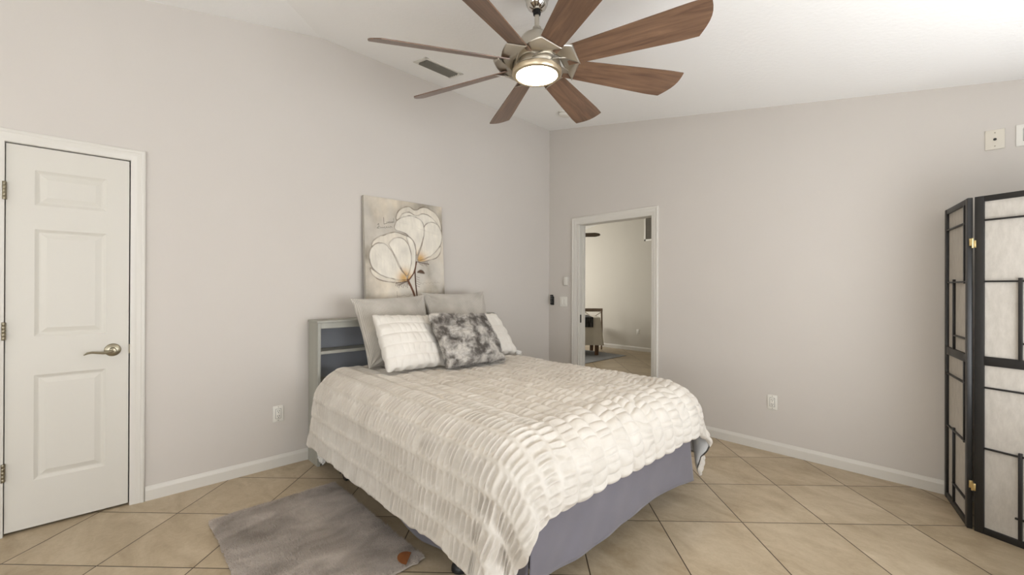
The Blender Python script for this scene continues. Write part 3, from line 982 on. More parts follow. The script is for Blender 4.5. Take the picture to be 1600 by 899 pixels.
# lace-edged sheet peeping out at the head end on both sides
ls = thing('lace_trimmed_sheet', 'white lace-edged sheet peeping out beside the headboard under the comforter', 'sheet', (-3.1, 1.16, .3))
n, m = 90, 24
f = np.linspace(0, 1, n)[:, None]; g = np.linspace(0, 1, m)[None, :]
P = np.zeros((n, m, 3))
P[..., 0] = -3.185 + .17 * f + .006 * np.sin(f * 30) * g; P[..., 1] = 1.135 - .012 * g + .012 * np.sin(f * 38 + g) * g - .02 * g * f
P[..., 2] = .36 - (.265 + .012 * np.abs(np.sin(f * 19))) * g
finish('lace_corner', grid_mesh('lace', P), LACE, ls)
P = np.zeros((n, m, 3))
P[..., 0] = -3.14 + .42 * f; P[..., 1] = 2.76 + .03 * np.sin(f * 40) * (1 - g) + .02 * g
P[..., 2] = .66 + (.085 * np.sin(PI * f) + .02 * np.abs(np.sin(f * 22))) * (1 - g)
finish('lace_ruffle', grid_mesh('lace', P), LACE, ls)


# ------------------------------------------------------------------ pillows
def pillow(name, label, cat, TL, TR, BL, BR, thick, mat, style, seed, part=None, n=150, pinch=.07, group=None, corner=0.0):
    """two-sided cushion spanned by four corner points (seen from the front)"""
    TL, TR, BL, BR = [np.array(p, float) for p in (TL, TR, BL, BR)]
    u = np.linspace(-1, 1, n)[:, None] * np.ones((1, n)); v = np.linspace(-1, 1, n)[None, :] * np.ones((n, 1))
    uu = u * (1 - pinch * (1 - v ** 2) * np.abs(u) ** 3); vv = v * (1 - pinch * (1 - u ** 2) * np.abs(v) ** 3)
    fu = (uu + 1) / 2; fv = (vv + 1) / 2      # fv: 0 bottom, 1 top
    W = lambda A: A[None, None, :]
    base = (W(BL) * ((1 - fu) * (1 - fv))[..., None] + W(BR) * (fu * (1 - fv))[..., None] + W(TL) * ((1 - fu) * fv)[..., None] + W(TR) * (fu * fv)[..., None])
    N0 = np.cross(TR - TL, TL - BL); N0 /= np.linalg.norm(N0)
    if N0[0] < 0: N0 = -N0
    prof = np.clip((1 - u ** 2) * (1 - v ** 2), 0, 1) ** .42
    prof = prof * (1 + .10 * vnoise(u * 1.3 + 5, v * 1.3, seed)) * (1 - .12 * v)
    wid = np.linalg.norm(TR - TL); hei = np.linalg.norm(TL - BL)
    s = fv * hei; t = fu * wid
    meshes = []
    for sgn in (1, -1):
        P = base + N0 * (sgn * prof * thick / 2)[..., None]
        N = normals(P)
        if (N[n // 2, n // 2] @ N0) * sgn < 0: N = -N
        e = np.clip((1 - np.maximum(np.abs(u), np.abs(v))) / .06, 0, 1)
        if style == 'ruched':
            row = np.floor(s / .085); fr = s / .085 - row
            body = np.sin(PI * fr) ** .5
            ph = np.random.RandomState(seed).uniform(0, 9, 60)[(row.astype(int)) % 60]
            cyc = t / .05 + ph + .6 * vnoise(t * 8, row + fr * .6, seed + 1)
            hgt = .010 * body * (.55 + .45 * np.abs(np.sin(PI * cyc)) ** .7) + .003 * vnoise(s * 30, t * 25, seed)
            P = P + N * (hgt * (.25 + .75 * e))[..., None]
            edge_w = .007 * np.sin(t / .085 * 2 * PI) * (1 - e) * (np.abs(v) > .9)
            P = P + (TL - BL)[None, None, :] / hei * (edge_w * np.sign(v))[..., None]
        elif style == 'fur':
            hgt = .016 * fbm(s * 12, t * 12, seed, 3) + .006 * np.abs(np.sin(PI * s / .06 + 1.2 * vnoise(t * 14, s * 5, seed + 4)))
            P = P + N * (hgt * (.35 + .65 * e))[..., None]
            er = .010 * vnoise(s * 40, t * 40, seed + 9) * (1 - e)
            P = P + ((base - base.mean((0, 1))) / .3) * er[..., None]
        else:   # woven cover with creases fanning from the corners
            cre = 0
            for cu, cv in ((-1, 1), (1, 1), (-1, -1), (1, -1)):
                rr = np.hypot(u - cu, v - cv); an = np.arctan2(v - cv, u - cu)
                cre = cre + np.exp(-(rr / .45) ** 2) * np.sin(an * 13 + cu * 2 + cv) * np.clip(rr / .15, 0, 1)
            P = P + N * ((.005 * cre + .007 * fbm(u * 2.0 + 3, v * 2.0, seed, 3)) * e)[..., None]
        UV = np.stack([t, s], -1)
        meshes.append(grid_mesh('side', P if sgn > 0 else P[::-1], UV if sgn > 0 else UV[::-1]))
    me = join_mesh(name, meshes)
    bm = bmesh.new(); bm.from_mesh(me); bmesh.ops.remove_doubles(bm, verts=bm.verts, dist=.0006); bm.to_mesh(me); bm.free()
    me.polygons.foreach_set('use_smooth', [True] * len(me.polygons))
    o = finish(name, me, mat)
    return tag(o, label, cat, group)


def tufts(P, N, count, length, width, lean, seed):
    """thin fur blades growing from surface samples (arrays P, N of grid points)"""
    rs = np.random.RandomState(seed)
    Pf = P.reshape(-1, 3); Nf = N.reshape(-1, 3)
    i = rs.randint(0, len(Pf), count)
    p = Pf[i] + rs.normal(0, .0015, (count, 3)); nn = Nf[i]
    d = nn + lean[None] * rs.uniform(.3, 1.2, (count, 1)) + rs.normal(0, .35, (count, 3)); d /= np.linalg.norm(d, axis=1, keepdims=True)
    sd = np.cross(d, rs.normal(0, 1, (count, 3))); sd /= np.linalg.norm(sd, axis=1, keepdims=True)
    ln = length * rs.uniform(.6, 1.25, (count, 1))
    V = np.stack([p - sd * width, p + sd * width, p + d * ln], 1).reshape(-1, 3)
    F = np.arange(count * 3).reshape(-1, 3)
    return V, F


pillow('euro_pillow', 'large light-grey ribbed pillow on the left, propped against the headboard', 'pillow',
       (-3.12, 1.325, 1.222), (-3.12, 1.955, 1.243), (-2.91, 1.375, .724), (-2.91, 1.93, .726), .17, CORD, 'cord', 3, pinch=.075)
pillow('euro_pillow', 'large light-grey ribbed pillow on the right, corner peaked, behind the fur cushion', 'pillow',
       (-3.15, 1.945, 1.265), (-3.15, 2.625, 1.270), (-2.95, 1.98, .724), (-2.95, 2.60, .724), .16, CORD, 'cord', 8, pinch=.085)
pillow('plush_pillow', 'white ruched pillow on the left in front of the ribbed pillow', 'pillow',
       (-2.86, 1.372, 1.105), (-2.86, 1.825, 1.085), (-2.635, 1.372, .742), (-2.62, 1.825, .736), .15, WPIL, 'ruched', 4, pinch=.03)
pillow('plush_pillow', 'white ruched pillow half hidden to the right of the grey fur cushion', 'pillow',
       (-2.93, 2.09, 1.07), (-2.93, 2.585, 1.065), (-2.74, 2.15, .733), (-2.72, 2.66, .733), .14, WPIL, 'ruched', 14, pinch=.03)
TLf, TRf, BLf, BRf = (-2.70, 1.735, 1.105), (-2.70, 2.258, 1.085), (-2.505, 1.77, .738), (-2.485, 2.30, .736)
fp = pillow('fur_cushion', 'dark grey marbled faux-fur cushion at the front of the pillows', 'cushion',
            TLf, TRf, BLf, BRf, .15, FUR, 'fur', 6, pinch=.02)
# fur nap on the cushion
me = fp.data
co = np.empty(len(me.vertices) * 3, np.float32); me.vertices.foreach_get('co', co)
no = np.empty(len(me.vertices) * 3, np.float32); me.vertices.foreach_get('normal', no)
V, F = tufts(co.reshape(-1, 3).astype(float), no.reshape(-1, 3).astype(float), 26000, .013, .0010, np.array([.1, 0, -.5]), 3)
bm = bmesh.new(); bm.from_mesh(me); tm = tri_mesh('t', V, F); bm.from_mesh(tm); bpy.data.meshes.remove(tm); bm.to_mesh(me); bm.free()

# ------------------------------------------------------------------ flower canvas
def chaikin(P, k=3):
    P = np.array(P, float)
    for _ in range(k):
        Q = np.roll(P, -1, 0); P = np.stack([P * .75 + Q * .25, P * .25 + Q * .75], 1).reshape(-1, 2)
    return P


def seg_dist(U, V, poly, closed=True):
    d = np.full(U.shape, 9.0)
    m = len(poly) if closed else len(poly) - 1
    for i in range(m):
        a = poly[i]; b = poly[(i + 1) % len(poly)]
        ab = b - a; L2 = ab @ ab + 1e-12
        h = np.clip(((U - a[0]) * ab[0] + (V - a[1]) * ab[1]) / L2, 0, 1)
        d = np.minimum(d, np.hypot(U - a[0] - h * ab[0], V - a[1] - h * ab[1]))
    return d


def inside(U, V, poly):
    r = np.zeros(U.shape, bool); m = len(poly)
    for i in range(m):
        (x0, y0), (x1, y1) = poly[i], poly[(i + 1) % m]
        c = ((y0 > V) != (y1 > V)) & (U < (x1 - x0) * (V - y0) / (y1 - y0 + 1e-12) + x0)
        r ^= c
    return r


CW, CH = .765, 1.005
nu, nv = 300, 390
U = np.linspace(0, 1, nu)[:, None] * np.ones((1, nv)); V = np.linspace(0, 1, nv)[None, :] * np.ones((nu, 1))
A = CH / CW
lin = lambda r, g, b: np.array(srgb(r, g, b)[:3])
bgn = fbm(U * 4, V * 5, 50, 5)[..., None]; bg2 = fbm(U * 9 + 3, V * 3, 57, 4)[..., None]
col = lin(180, 171, 155) * (1 + .85 * bgn) + .09 * bg2
gold = np.clip(fbm(U * 3 + 9, V * 3, 66, 3) - .15, 0, 1)[..., None]
col = col * (1 - gold * .5) + lin(170, 150, 118) * gold * .5
wht = np.clip(fbm(U * 3.2, V * 3.2 + 7, 71, 4) * 2.2 + (V - .62) * .9, 0, 1)[..., None] * .6
col = col * (1 - wht) + lin(208, 203, 193) * wht
# vertical drips low right
dr = (np.clip(vnoise(U * 46, V * 3, 81), 0, 1) * np.clip((V - .72) * 5, 0, 1) * np.clip((U - .5) * 4, 0, 1))[..., None] * .3
col = col * (1 - dr) + lin(214, 209, 200) * dr
hgt = .0006 * fbm(U * 30, V * 30, 90, 3)
wob = lambda sd: .012 * fbm(U * 11, V * 14, sd, 3)


def petal(poly, shade, seed, centre=None, ol=.0058, rough=.0):
    global col, hgt
    P = chaikin(poly); P2 = P * np.array([1, A])
    Uw = U + wob(seed) * .6; Vw = V + wob(seed + 5) * .6
    ins = inside(Uw, Vw, P); d = seg_dist(Uw, Vw * A, P2)
    tone = .93 + .16 * fbm(U * 9, V * 9, seed, 5) + .05 * vnoise(U * 60, V * 14, seed + 2)
    c = lin(*shade) * tone[..., None]
    if centre:
        g = np.exp(-(np.hypot(U - centre[0], (V - centre[1]) * A) / .075) ** 2)[..., None] * .9
        c = c * (1 - g) + lin(196, 150, 72) * g
    m_ = np.clip(d / .003, 0, 1) * ins; m_ = m_[..., None]
    col = col * (1 - m_) + c * m_
    o = np.exp(-(d / ol) ** 2) * (.45 + .55 * np.clip(vnoise(U * 22, V * 22, seed + 3) + .45, 0, 1)); o = (o * .8)[..., None]
    col = col * (1 - o) + lin(92, 74, 56) * o
    hgt = hgt + ins * (.0022 * np.exp(-d / .02) + .0008 * np.abs(fbm(U * 26, V * 26, seed + 8, 3)))


def stroke(pts, w, c, al=1.0):
    global col
    d = seg_dist(U, V * A, np.array(pts) * np.array([1, A]), False)
    m_ = (np.clip((w - d) / .0025, 0, 1) * al)[..., None]
    col = col * (1 - m_) + lin(*c) * m_


WHT = (228, 222, 208); CRM = (220, 212, 196)
petal([(0.369, 0.183), (0.389, 0.116), (0.449, 0.056), (0.55, 0.04), (0.634, 0.075), (0.725, 0.024), (0.833, 0.036), (0.941, 0.09), (0.985, 0.175), (0.975, 0.278), (0.745, 0.244), (0.475, 0.18)], CRM, 100)
petal([(0.40, 0.20), (0.44, 0.12), (0.55, 0.085), (0.63, 0.12), (0.74, 0.08), (0.85, 0.11), (0.95, 0.19), (0.96, 0.27), (0.745, 0.244), (0.475, 0.2)], WHT, 104)
petal([(0.985, 0.353), (0.957, 0.442), (0.869, 0.495), (0.724, 0.524), (0.629, 0.526), (0.657, 0.49), (0.836, 0.44)], CRM, 108, (.674, .51))
petal([(0.721, 0.209), (0.805, 0.159), (0.907, 0.157), (0.985, 0.214), (0.988, 0.328), (0.912, 0.419), (0.779, 0.488), (0.646, 0.518), (0.632, 0.491), (0.699, 0.393), (0.734, 0.294)], WHT, 112, (.674, .505))
petal([(0.341, 0.261), (0.369, 0.183), (0.478, 0.132), (0.614, 0.119), (0.716, 0.153), (0.741, 0.232), (0.717, 0.331), (0.662, 0.418), (0.623, 0.491), (0.612, 0.397), (0.55, 0.317), (0.469, 0.281)], WHT, 116, (.66, .50))
petal([(0.062, 0.424), (0.093, 0.373), (0.154, 0.331), (0.245, 0.313), (0.34, 0.278), (0.468, 0.293), (0.583, 0.327), (0.629, 0.408), (0.585, 0.563), (0.293, 0.615)], CRM, 120)
petal([(0.05, 0.587), (0.085, 0.619), (0.215, 0.671), (0.446, 0.691), (0.51, 0.688), (0.493, 0.713), (0.288, 0.716), (0.154, 0.698), (0.069, 0.651)], CRM, 124, (.455, .69))
petal([(0.484, 0.304), (0.558, 0.317), (0.613, 0.385), (0.62, 0.491), (0.599, 0.597), (0.535, 0.685), (0.494, 0.693), (0.515, 0.611), (0.556, 0.494), (0.529, 0.378)], WHT, 128, (.50, .68))
petal([(0.047, 0.458), (0.115, 0.391), (0.212, 0.378), (0.287, 0.419), (0.353, 0.501), (0.395, 0.59), (0.488, 0.662), (0.494, 0.693), (0.398, 0.697), (0.215, 0.671), (0.092, 0.613), (0.047, 0.544)], WHT, 132, (.455, .675))
petal([(0.265, 0.386), (0.338, 0.33), (0.434, 0.319), (0.514, 0.355), (0.558, 0.459), (0.554, 0.564), (0.504, 0.662), (0.472, 0.657), (0.404, 0.579), (0.353, 0.49), (0.302, 0.424)], WHT, 136, (.465, .655))
BR1, BR2 = (96, 58, 34), (72, 46, 30)
stroke([(0.62, 0.530), (0.598, 0.609), (0.602, 0.724), (0.616, 0.847), (0.621, 0.97)], .010, BR2)
stroke([(0.50, 0.690), (0.535, 0.74), (0.565, 0.79), (0.590, 0.847), (0.606, 0.93)], .014, BR1)
stroke([(0.51, 0.696), (0.58, 0.632), (0.619, 0.544)], .009, BR1)
for k in range(9):
    x = .36 + k * .018; stroke([(x + .03 * (k - 4) / 9, .722 + .02 * math.sin(k)), (.495, .700)], .0035, BR2); stroke([(x, .712), (x - .012, .745 + .008 * (k % 3))], .0035, BR2)
for k in range(7):
    x = .655 + k * .018; stroke([(x, .535 - .002 * k), (x + .018, .552 + .006 * (k % 3))], .0035, BR2)
stroke([(.62, .528), (.79, .545)], .005, BR2)
for k in range(5): stroke([(.615, .66 + .02 * k), (.655, .672 + .02 * k)], .003, BR2)
petal([(0.614, 0.628), (0.658, 0.596), (0.701, 0.601), (0.734, 0.632), (0.682, 0.628)], (84, 62, 44), 140)


def script(x0, y0, x1, y1, h, amp, seed, c=(70, 66, 60), al=.9, w=.0028):
    rs = random.Random(seed); pts = []; N_ = 60
    for i in range(N_):
        f = i / (N_ - 1)
        pts.append((x0 + (x1 - x0) * f + .008 * math.sin(f * 44 + seed), y0 + (y1 - y0) * f + h * math.sin(f * 38 + seed * 2) * (.4 + .6 * abs(math.sin(f * 7 + seed)))))
    stroke(pts, w, c, al)


stroke([(.225, .165), (.228, .222), (.262, .214)], .0035, (60, 56, 50), .95); script(.262, .207, .345, .196, .007, 0, 2)
stroke([(.345, .165), (.347, .200)], .0028, (60, 56, 50), .9)
stroke([(.15, .235), (.165, .222), (.168, .245), (.145, .262), (.172, .262)], .0035, (60, 56, 50), .9); script(.175, .257, .33, .238, .007, 0, 5)
script(.65, .722, .93, .708, .008, 0, 7, (150, 138, 122), .8); script(.36, .83, .95, .812, .009, 0, 9, (120, 108, 92), .8)
stroke([(.36, .79), (.362, .85)], .003, (120, 104, 84), .8); script(.1, .93, .6, .92, .009, 0, 11, (140, 128, 110), .7)
col = np.clip(col, 0, 1)

cv = thing('flower_canvas', 'unframed canvas of two white poppies leaning on top of the headboard', 'painting', (-3.345, 1.93, HZ))
zb_, zt_ = HZ + .002, 2.062
xb, xt = -3.322, -3.392                            # front face x at bottom / top
yL, yR = 1.548, 2.313
tv = (Vector((xt, 0, zt_)) - Vector((xb, 0, zb_))).normalized()
nf = Vector((tv.z, 0, -tv.x))                       # front normal (towards +x)
P = np.zeros((nu, nv, 3))
P[..., 0] = xb + (xt - xb) * (1 - V) + nf.x * hgt; P[..., 1] = yL + (yR - yL) * U; P[..., 2] = zb_ + (zt_ - zb_) * (1 - V) + nf.z * hgt
me = grid_mesh('painting', P)
ca = me.color_attributes.new('paint', 'FLOAT_COLOR', 'POINT')
ca.data.foreach_set('color', np.concatenate([col, np.ones(col.shape[:2] + (1,))], -1).reshape(-1).astype(np.float32))
pm, nt, b = new_mat('impasto_paint')
at = node(nt, 'ShaderNodeVertexColor', layer_name='paint'); nt.links.new(at.outputs['Color'], b.inputs['Base Color'])
b.inputs['Roughness'].default_value = .6
finish('painted_face', me, pm, cv)
bm = bmesh.new()
th_ = .034
q = [Vector((xb, 0, zb_)), Vector((xt, 0, zt_)), Vector((xt, 0, zt_)) - nf * th_, Vector((xb, 0, zb_)) - nf * th_]
a_ = [bm.verts.new((p.x - nf.x * .0006 * (i < 2), yL, p.z)) for i, p in enumerate(q)]; b_ = [bm.verts.new((p.x - nf.x * .0006 * (i < 2), yR, p.z)) for i, p in enumerate(q)]
bm.faces.new(a_); bm.faces.new(b_[::-1])
for i in range(4):
    j = (i + 1) % 4; bm.faces.new((a_[i], b_[i], b_[j], a_[j]))
obj('stretcher_block', bm, simple('canvas_edge', srgb(172, 167, 156), .8, var=.08, vscale=12), cv)

# ------------------------------------------------------------------ rug
rx0, rx1, ry0, ry1 = -2.865, -1.765, .432, 1.125
nx, ny = 300, 200
x = np.linspace(rx0, rx1, nx)[:, None] * np.ones((1, ny)); y = np.linspace(ry0, ry1, ny)[None, :] * np.ones((nx, 1))
ed = np.minimum(np.minimum(x - rx0, rx1 - x), np.minimum(y - ry0, ry1 - y))
ragx = .006 * vnoise(y * 40, y * 0 + 2, 3) * (np.abs(x - (rx0 + rx1) / 2) / .55) ** 6; ragy = .006 * vnoise(x * 40, x * 0 + 5, 4) * (np.abs(y - (ry0 + ry1) / 2) / .35) ** 6
z = .004 + .016 * np.sqrt(np.clip(ed / .03, 0, 1)) + .0035 * fbm(x * 14, y * 14, 61, 4) * np.clip(ed / .03, 0, 1)
# the corner by the bed foot is turned up
dc = ((x - rx1) + (y - ry1)) / math.sqrt(2) + .075
cl = np.clip(dc, 0, 1)
z = z + .9 * cl ** 1.6 * .35
P = np.stack([x + ragx - cl * .06, y + ragy - cl * .06, z], -1)
N = normals(P); N = np.where(N[..., 2:3] < 0, -N, N)
me1 = grid_mesh('rug', P)
V2, F2 = tufts(P[1:-1, 1:-1], N[1:-1, 1:-1], 70000, .013, .0011, np.array([-.25, -.55, 0]), 8)
fl = vnoise(V2[:, 0] * 5, V2[:, 1] * 5, 77)
bm = bmesh.new(); bm.from_mesh(me1); bpy.data.meshes.remove(me1); tm = tri_mesh('t', V2, F2); bm.from_mesh(tm); bpy.data.meshes.remove(tm)
me = bpy.data.meshes.new('rug'); bm.to_mesh(me); bm.free(); me.polygons.foreach_set('use_smooth', [True] * len(me.polygons))
rug = thing('shag_rug', 'small grey-taupe faux-fur rug lying on the tiles beside the bed', 'rug', ((rx0 + rx1) / 2, (ry0 + ry1) / 2, 0))
finish('fur_pile', me, RUGM, rug)
bm = bmesh.new()
Mt = Matrix.Translation((rx1 - .066, ry1 - .066, .0035)) @ Matrix.Rotation(math.radians(-45), 4, 'Z')
pts = [(.045 * math.cos(a) , .045 * math.sin(a)) for a in np.linspace(-PI / 2 - .2, PI / 2 + .2, 20)]
Mt = Matrix.Translation((rx1 - .034, ry1 - .085, .031)) @ Matrix.Rotation(math.radians(225), 4, 'Z') @ Matrix.Rotation(math.radians(-12), 4, 'Y')
lo = [bm.verts.new(Mt @ Vector((p[0], p[1], 0))) for p in pts]; hi = [bm.verts.new(Mt @ Vector((p[0], p[1], .003))) for p in pts]
bm.faces.new(lo[::-1]); bm.faces.new(hi)
for i in range(len(pts)):
    j = (i + 1) % len(pts); bm.faces.new((lo[i], lo[j], hi[j], hi[i]))
o = obj('leather_tag', bm, LEATHER, rug)
o['label'] = 'tan leather corner patch'

# ------------------------------------------------------------------ folding screen
scr = thing('folding_screen', 'black-framed rice-paper folding screen standing at the right edge', 'folding screen', (.04, 3.43, 0))


def screen_panel(p0, p1):
    p0 = Vector(p0); p1 = Vector(p1); d = (p1 - p0); W = d.length; d.normalize()
    nn_ = Vector((d.y, -d.x))
    M = Matrix(((d.x, nn_.x, 0, p0.x), (d.y, nn_.y, 0, p0.y), (0, 0, 1, 0), (0, 0, 0, 1)))   # local y = towards the room side
    Hs = 1.802; k = W / .452
    def bx(name, a, b, c, dd, dep=.010, bev=.0015, par=None, y=0.0):
        bm = BX(a, b, y - dep, y + dep, c, dd, bev, M=M); return obj(name, bm, BLKWOOD, par or scr, True)
    bx('stile', 0, .036, 0, Hs, .0105); bx('stile', W - .036, W, 0, Hs, .0105)
    bx('rail', .036, W - .036, Hs - .030, Hs, .009); bx('rail', .036, W - .036, .898, .946, .009); bx('rail', .036, W - .036, 0, .034, .009)
    g = .0045
    y_ = .0035
    for a, b, c in ((.030, W * .86, 1.672), (.030, W - .03, 1.345), (W * .39, W - .03, 1.028), (.030, W * .86, .780), (.030, W - .03, .456), (W * .33, W - .03, .139)):
        bx('lattice_bar', a, b, c - g, c + g, .0055, .0008, y=y_)
    for a, c, dd in ((W * .83, 1.335, 1.785), (W * .37, .94, 1.362), (W * .83, .446, .905), (W * .37, .03, .474)):
        bx('lattice_bar', a - g * 1.5, a + g * 1.5, c, dd, .0060, .0008, y=y_)
    for c, dd in ((.034, .898), (.946, Hs - .030)):
        obj('paper_panel', BX(.036, W - .036, -.0035, -.0025, c, dd, M=M), PAPER, scr)
    return M


pA, pB, pC = (-.070, 3.862), (.026, 3.424), (.046, 3.422)
dirC = Vector((.93, -.36)).normalized() * .452
pD = (pC[0] + dirC.x, pC[1] + dirC.y)
pE = (pD[0] + .022, pD[1] + .006); pF = (pE[0] + .16, pE[1] + .42)
screen_panel(pA, pB)
screen_panel(pC, pD)
screen_panel(pE, pF)
for z in (1.553, .242):
    bm = bmesh.new(); hx, hy = .0345, 3.4075
    Mz = Matrix.Translation((hx, hy, z)) @ Matrix.Rotation(math.radians(-12), 4, 'Z')
    lathe(bm, [(.0035, -.026), (.004, -.0255), (.004, .0255), (.0035, .026)], 10, Mz)
    box(bm, -.012, 0, -.0015, .0015, -.014, .025, .0005, M=Mz); box(bm, 0, .014, -.0015, .0015, -.025, .014, .0005, M=Mz)
    obj('brass_hinge', bm, BRASS, scr, True)

# ------------------------------------------------------------------ next room seen through the doorway
NX0, NX1, NY0, NY1 = -7.6, .2, YB + .12, 8.12
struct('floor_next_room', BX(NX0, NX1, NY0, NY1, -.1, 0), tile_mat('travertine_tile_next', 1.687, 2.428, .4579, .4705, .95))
bm = BX(NX0, NX1, NY1, NY1 + .12, 0, 3.7); struct('wall_far', bm, WALL2)
struct('wall_next_left', BX(NX0 - .12, NX0, NY0, NY1 + .12, 0, 3.7), WALL2)
struct('wall_next_right', BX(NX1, NX1 + .12, NY0, NY1 + .12, 0, 3.7), WALL2)
bm = BX(NX0 - .12, XA - .12, NY0 - .12, NY0, 0, 3.7); struct('wall_next_front', bm, WALL2)
bm = bmesh.new()
def nz(x): return min(2.33 + .22 * (x + 7.6), 3.35)
xs_ = [NX0, -2.96, NX1]
for a, b in zip(xs_[:-1], xs_[1:]):
    lo = [bm.verts.new(p) for p in ((a, NY0, nz(a)), (b, NY0, nz(b)), (b, NY1, nz(b)), (a, NY1, nz(a)))]
    hi = [bm.verts.new(v.co + Vector((0, 0, .1))) for v in lo]
    bm.faces.new(lo); bm.faces.new(hi[::-1])
    for i in range(4):
        jj = (i + 1) % 4; bm.faces.new((lo[i], lo[jj], hi[jj], hi[i]))
struct('ceiling_next_room', bm, CEIL)
baseboard('baseboard_far', 'x', NY1, NX0, NX1, -1)
outlet('wall_outlet', 'small white outlet on the far wall seen through the doorway', NY1, 'x', -4.69, .392, 'decora')
# return-air grille
M = wall_frame(NY1, 'x', 1, -4.26, 2.545)
t = thing('return_air_grille', 'white-framed dark return-air grille high on the far wall through the doorway', 'vent', M @ Vector((0, 0, 0)))
bm = bmesh.new()
for a, b, c, d in ((-.29, .29, -.26, -.225), (-.29, .29, .225, .26), (-.29, -.255, -.26, .26), (.255, .29, -.26, .26)): box(bm, a, b, c, d, 0, .012, .002, M=M)
obj('grille_frame', bm, PLATE, t, True)
obj('filter_backing', BX(-.26, .26, -.23, .23, .0005, .002, M=M), simple('filter_dark', srgb(104, 98, 88), .8), t)
GS = simple('grille_slat', srgb(120, 115, 104), .5)
for k in range(22):
    z = -.218 + k * .0208
    obj('slat', BX(-.256, .256, -.006, .006, .004, .005, M=M @ Matrix.Translation((0, z, .003)) @ Matrix.Rotation(math.radians(35), 4, 'X')), GS, t)
# far ceiling fan, its blade tips peek past the jamb
F2 = Vector((-5.17, 6.36, 0)); zf = nz(F2.x)
f2 = thing('ceiling_fan', 'dark ceiling fan in the next room, one blade tip showing past the door frame', 'ceiling fan', (F2.x, F2.y, zf))
DKW = simple('dark_walnut', srgb(74, 60, 42), .5, var=.15, vscale=12)
bm = bmesh.new(); lathe(bm, [(.07, zf + .01), (.07, zf - .03), (.03, zf - .07), (.013, zf - .08), (.013, 2.46), (.06, 2.44), (.11, 2.40), (.11, 2.33), (.07, 2.29), (0, 2.28)], 28, Matrix.Translation((F2.x, F2.y, 0)))
obj('motor_housing', bm, STEEL, f2, True)
for k in range(5):
    th = math.radians(-38 + 72 * k)
    Mb = Matrix.Translation((F2.x, F2.y, 2.300)) @ Matrix.Rotation(th, 4, 'Z') @ Matrix.Rotation(math.radians(-24), 4, 'X')
    t_ = bmesh.new(); pr = [(.10, -.035), (.2, -.06), (.52, -.07), (.60, -.04), (.62, 0), (.60, .04), (.52, .07), (.2, .06), (.10, .035)]
    lo = [t_.verts.new((a, b, 0)) for a, b in pr]; hi = [t_.verts.new((a, b, .008)) for a, b in pr]
    t_.faces.new(lo[::-1]); t_.faces.new(hi)
    for i in range(len(pr)):
        jj = (i + 1) % len(pr); t_.faces.new((lo[i], lo[jj], hi[jj], hi[i]))
    bmesh.ops.transform(t_, matrix=Mb, verts=t_.verts)
    obj('fan_blade', t_, DKW, f2)
# dining table with cloth
TX0, TX1, TY0, TY1 = .42, 1.500, 8.345, 9.05                # in axes turned 45 degrees, like the tiles
DG = Matrix.Rotation(PI / 4, 4, 'Z')
WOOD = simple('brown_wood', srgb(112, 82, 54), .5, var=.15, vscale=8, stretch=(1, 1, .2))
tb = thing('dining_table', 'wooden dining table in the next room under a cream cloth', 'table', DG @ Vector(((TX0 + TX1) / 2, (TY0 + TY1) / 2, .008)), PI / 4)
obj('tabletop', BX(TX0, TX1, TY0, TY1, .70, .732, .004, M=DG), WOOD, tb)
for x in (TX0 + .01, TX1 - .09):
    for y in (TY0 + .01, TY1 - .09):
        bm = bmesh.new(); tube(bm, [(x + .04, y + .04, .70), (x + .04, y + .04, .4), (x + .04, y + .04, .12), (x + .035, y + .035, .009)], [.050, .046, .040, .036], 4)
        bm.transform(DG)
        obj('leg', bm, WOOD, tb)
CLOTH = simple('cream_linen', srgb(206, 199, 184), .85, var=.04, vscale=5, bump=.2, bscale=30)


def cloth_box(x0, x1, y0, y1, zt, zb, fl, wav, seed, n=220, m=26):
    """rectangular cloth: top plus a hanging skirt with folds"""
    per = 2 * (x1 - x0) + 2 * (y1 - y0)
    P = np.zeros((n + 1, m, 3)); cx, cy = (x0 + x1) / 2, (y0 + y1) / 2
    for i in range(n + 1):
        d = (i / n * per) % per
        if d < x1 - x0: px_, py_, ox, oy = x0 + d, y0, 0, -1
        elif d < x1 - x0 + y1 - y0: px_, py_, ox, oy = x1, y0 + d - (x1 - x0), 1, 0
        elif d < 2 * (x1 - x0) + y1 - y0: px_, py_, ox, oy = x1 - (d - (x1 - x0) - (y1 - y0)), y1, 0, 1
        else: px_, py_, ox, oy = x0, y1 - (d - 2 * (x1 - x0) - (y1 - y0)), -1, 0
        ang = math.atan2(py_ - cy, px_ - cx)
        for k in range(m):
            if k < 4:
                f = [.0, .5, .93, 1.0][k]; P[i, k] = (cx + (px_ - cx) * f, cy + (py_ - cy) * f, zt)
            else:
                g = (k - 3) / (m - 4)
                cxr = max(0, 1 - min(abs(px_ - x0), abs(px_ - x1)) / .12) * max(0, 1 - min(abs(py_ - y0), abs(py_ - y1)) / .12)
                w_ = fl * g + wav * g * math.sin(d * 17 + seed) + cxr * .05 * g
                sx = (1 if px_ > cx else -1) * cxr * .7; sy = (1 if py_ > cy else -1) * cxr * .7
                P[i, k] = (px_ + (ox * (1 - cxr) + sx) * w_, py_ + (oy * (1 - cxr) + sy) * w_, zt - .004 - (zt - zb) * g)
    return grid_mesh('cloth', P)


me = cloth_box(TX0 - .008, TX1 + .008, TY0 - .008, TY1 + .008, .740, .215, .035, .010, 1); me.transform(DG)
o = finish('tablecloth', me, CLOTH)
tag(o, 'cream tablecloth hanging low over the dining table in the next room', 'tablecloth')
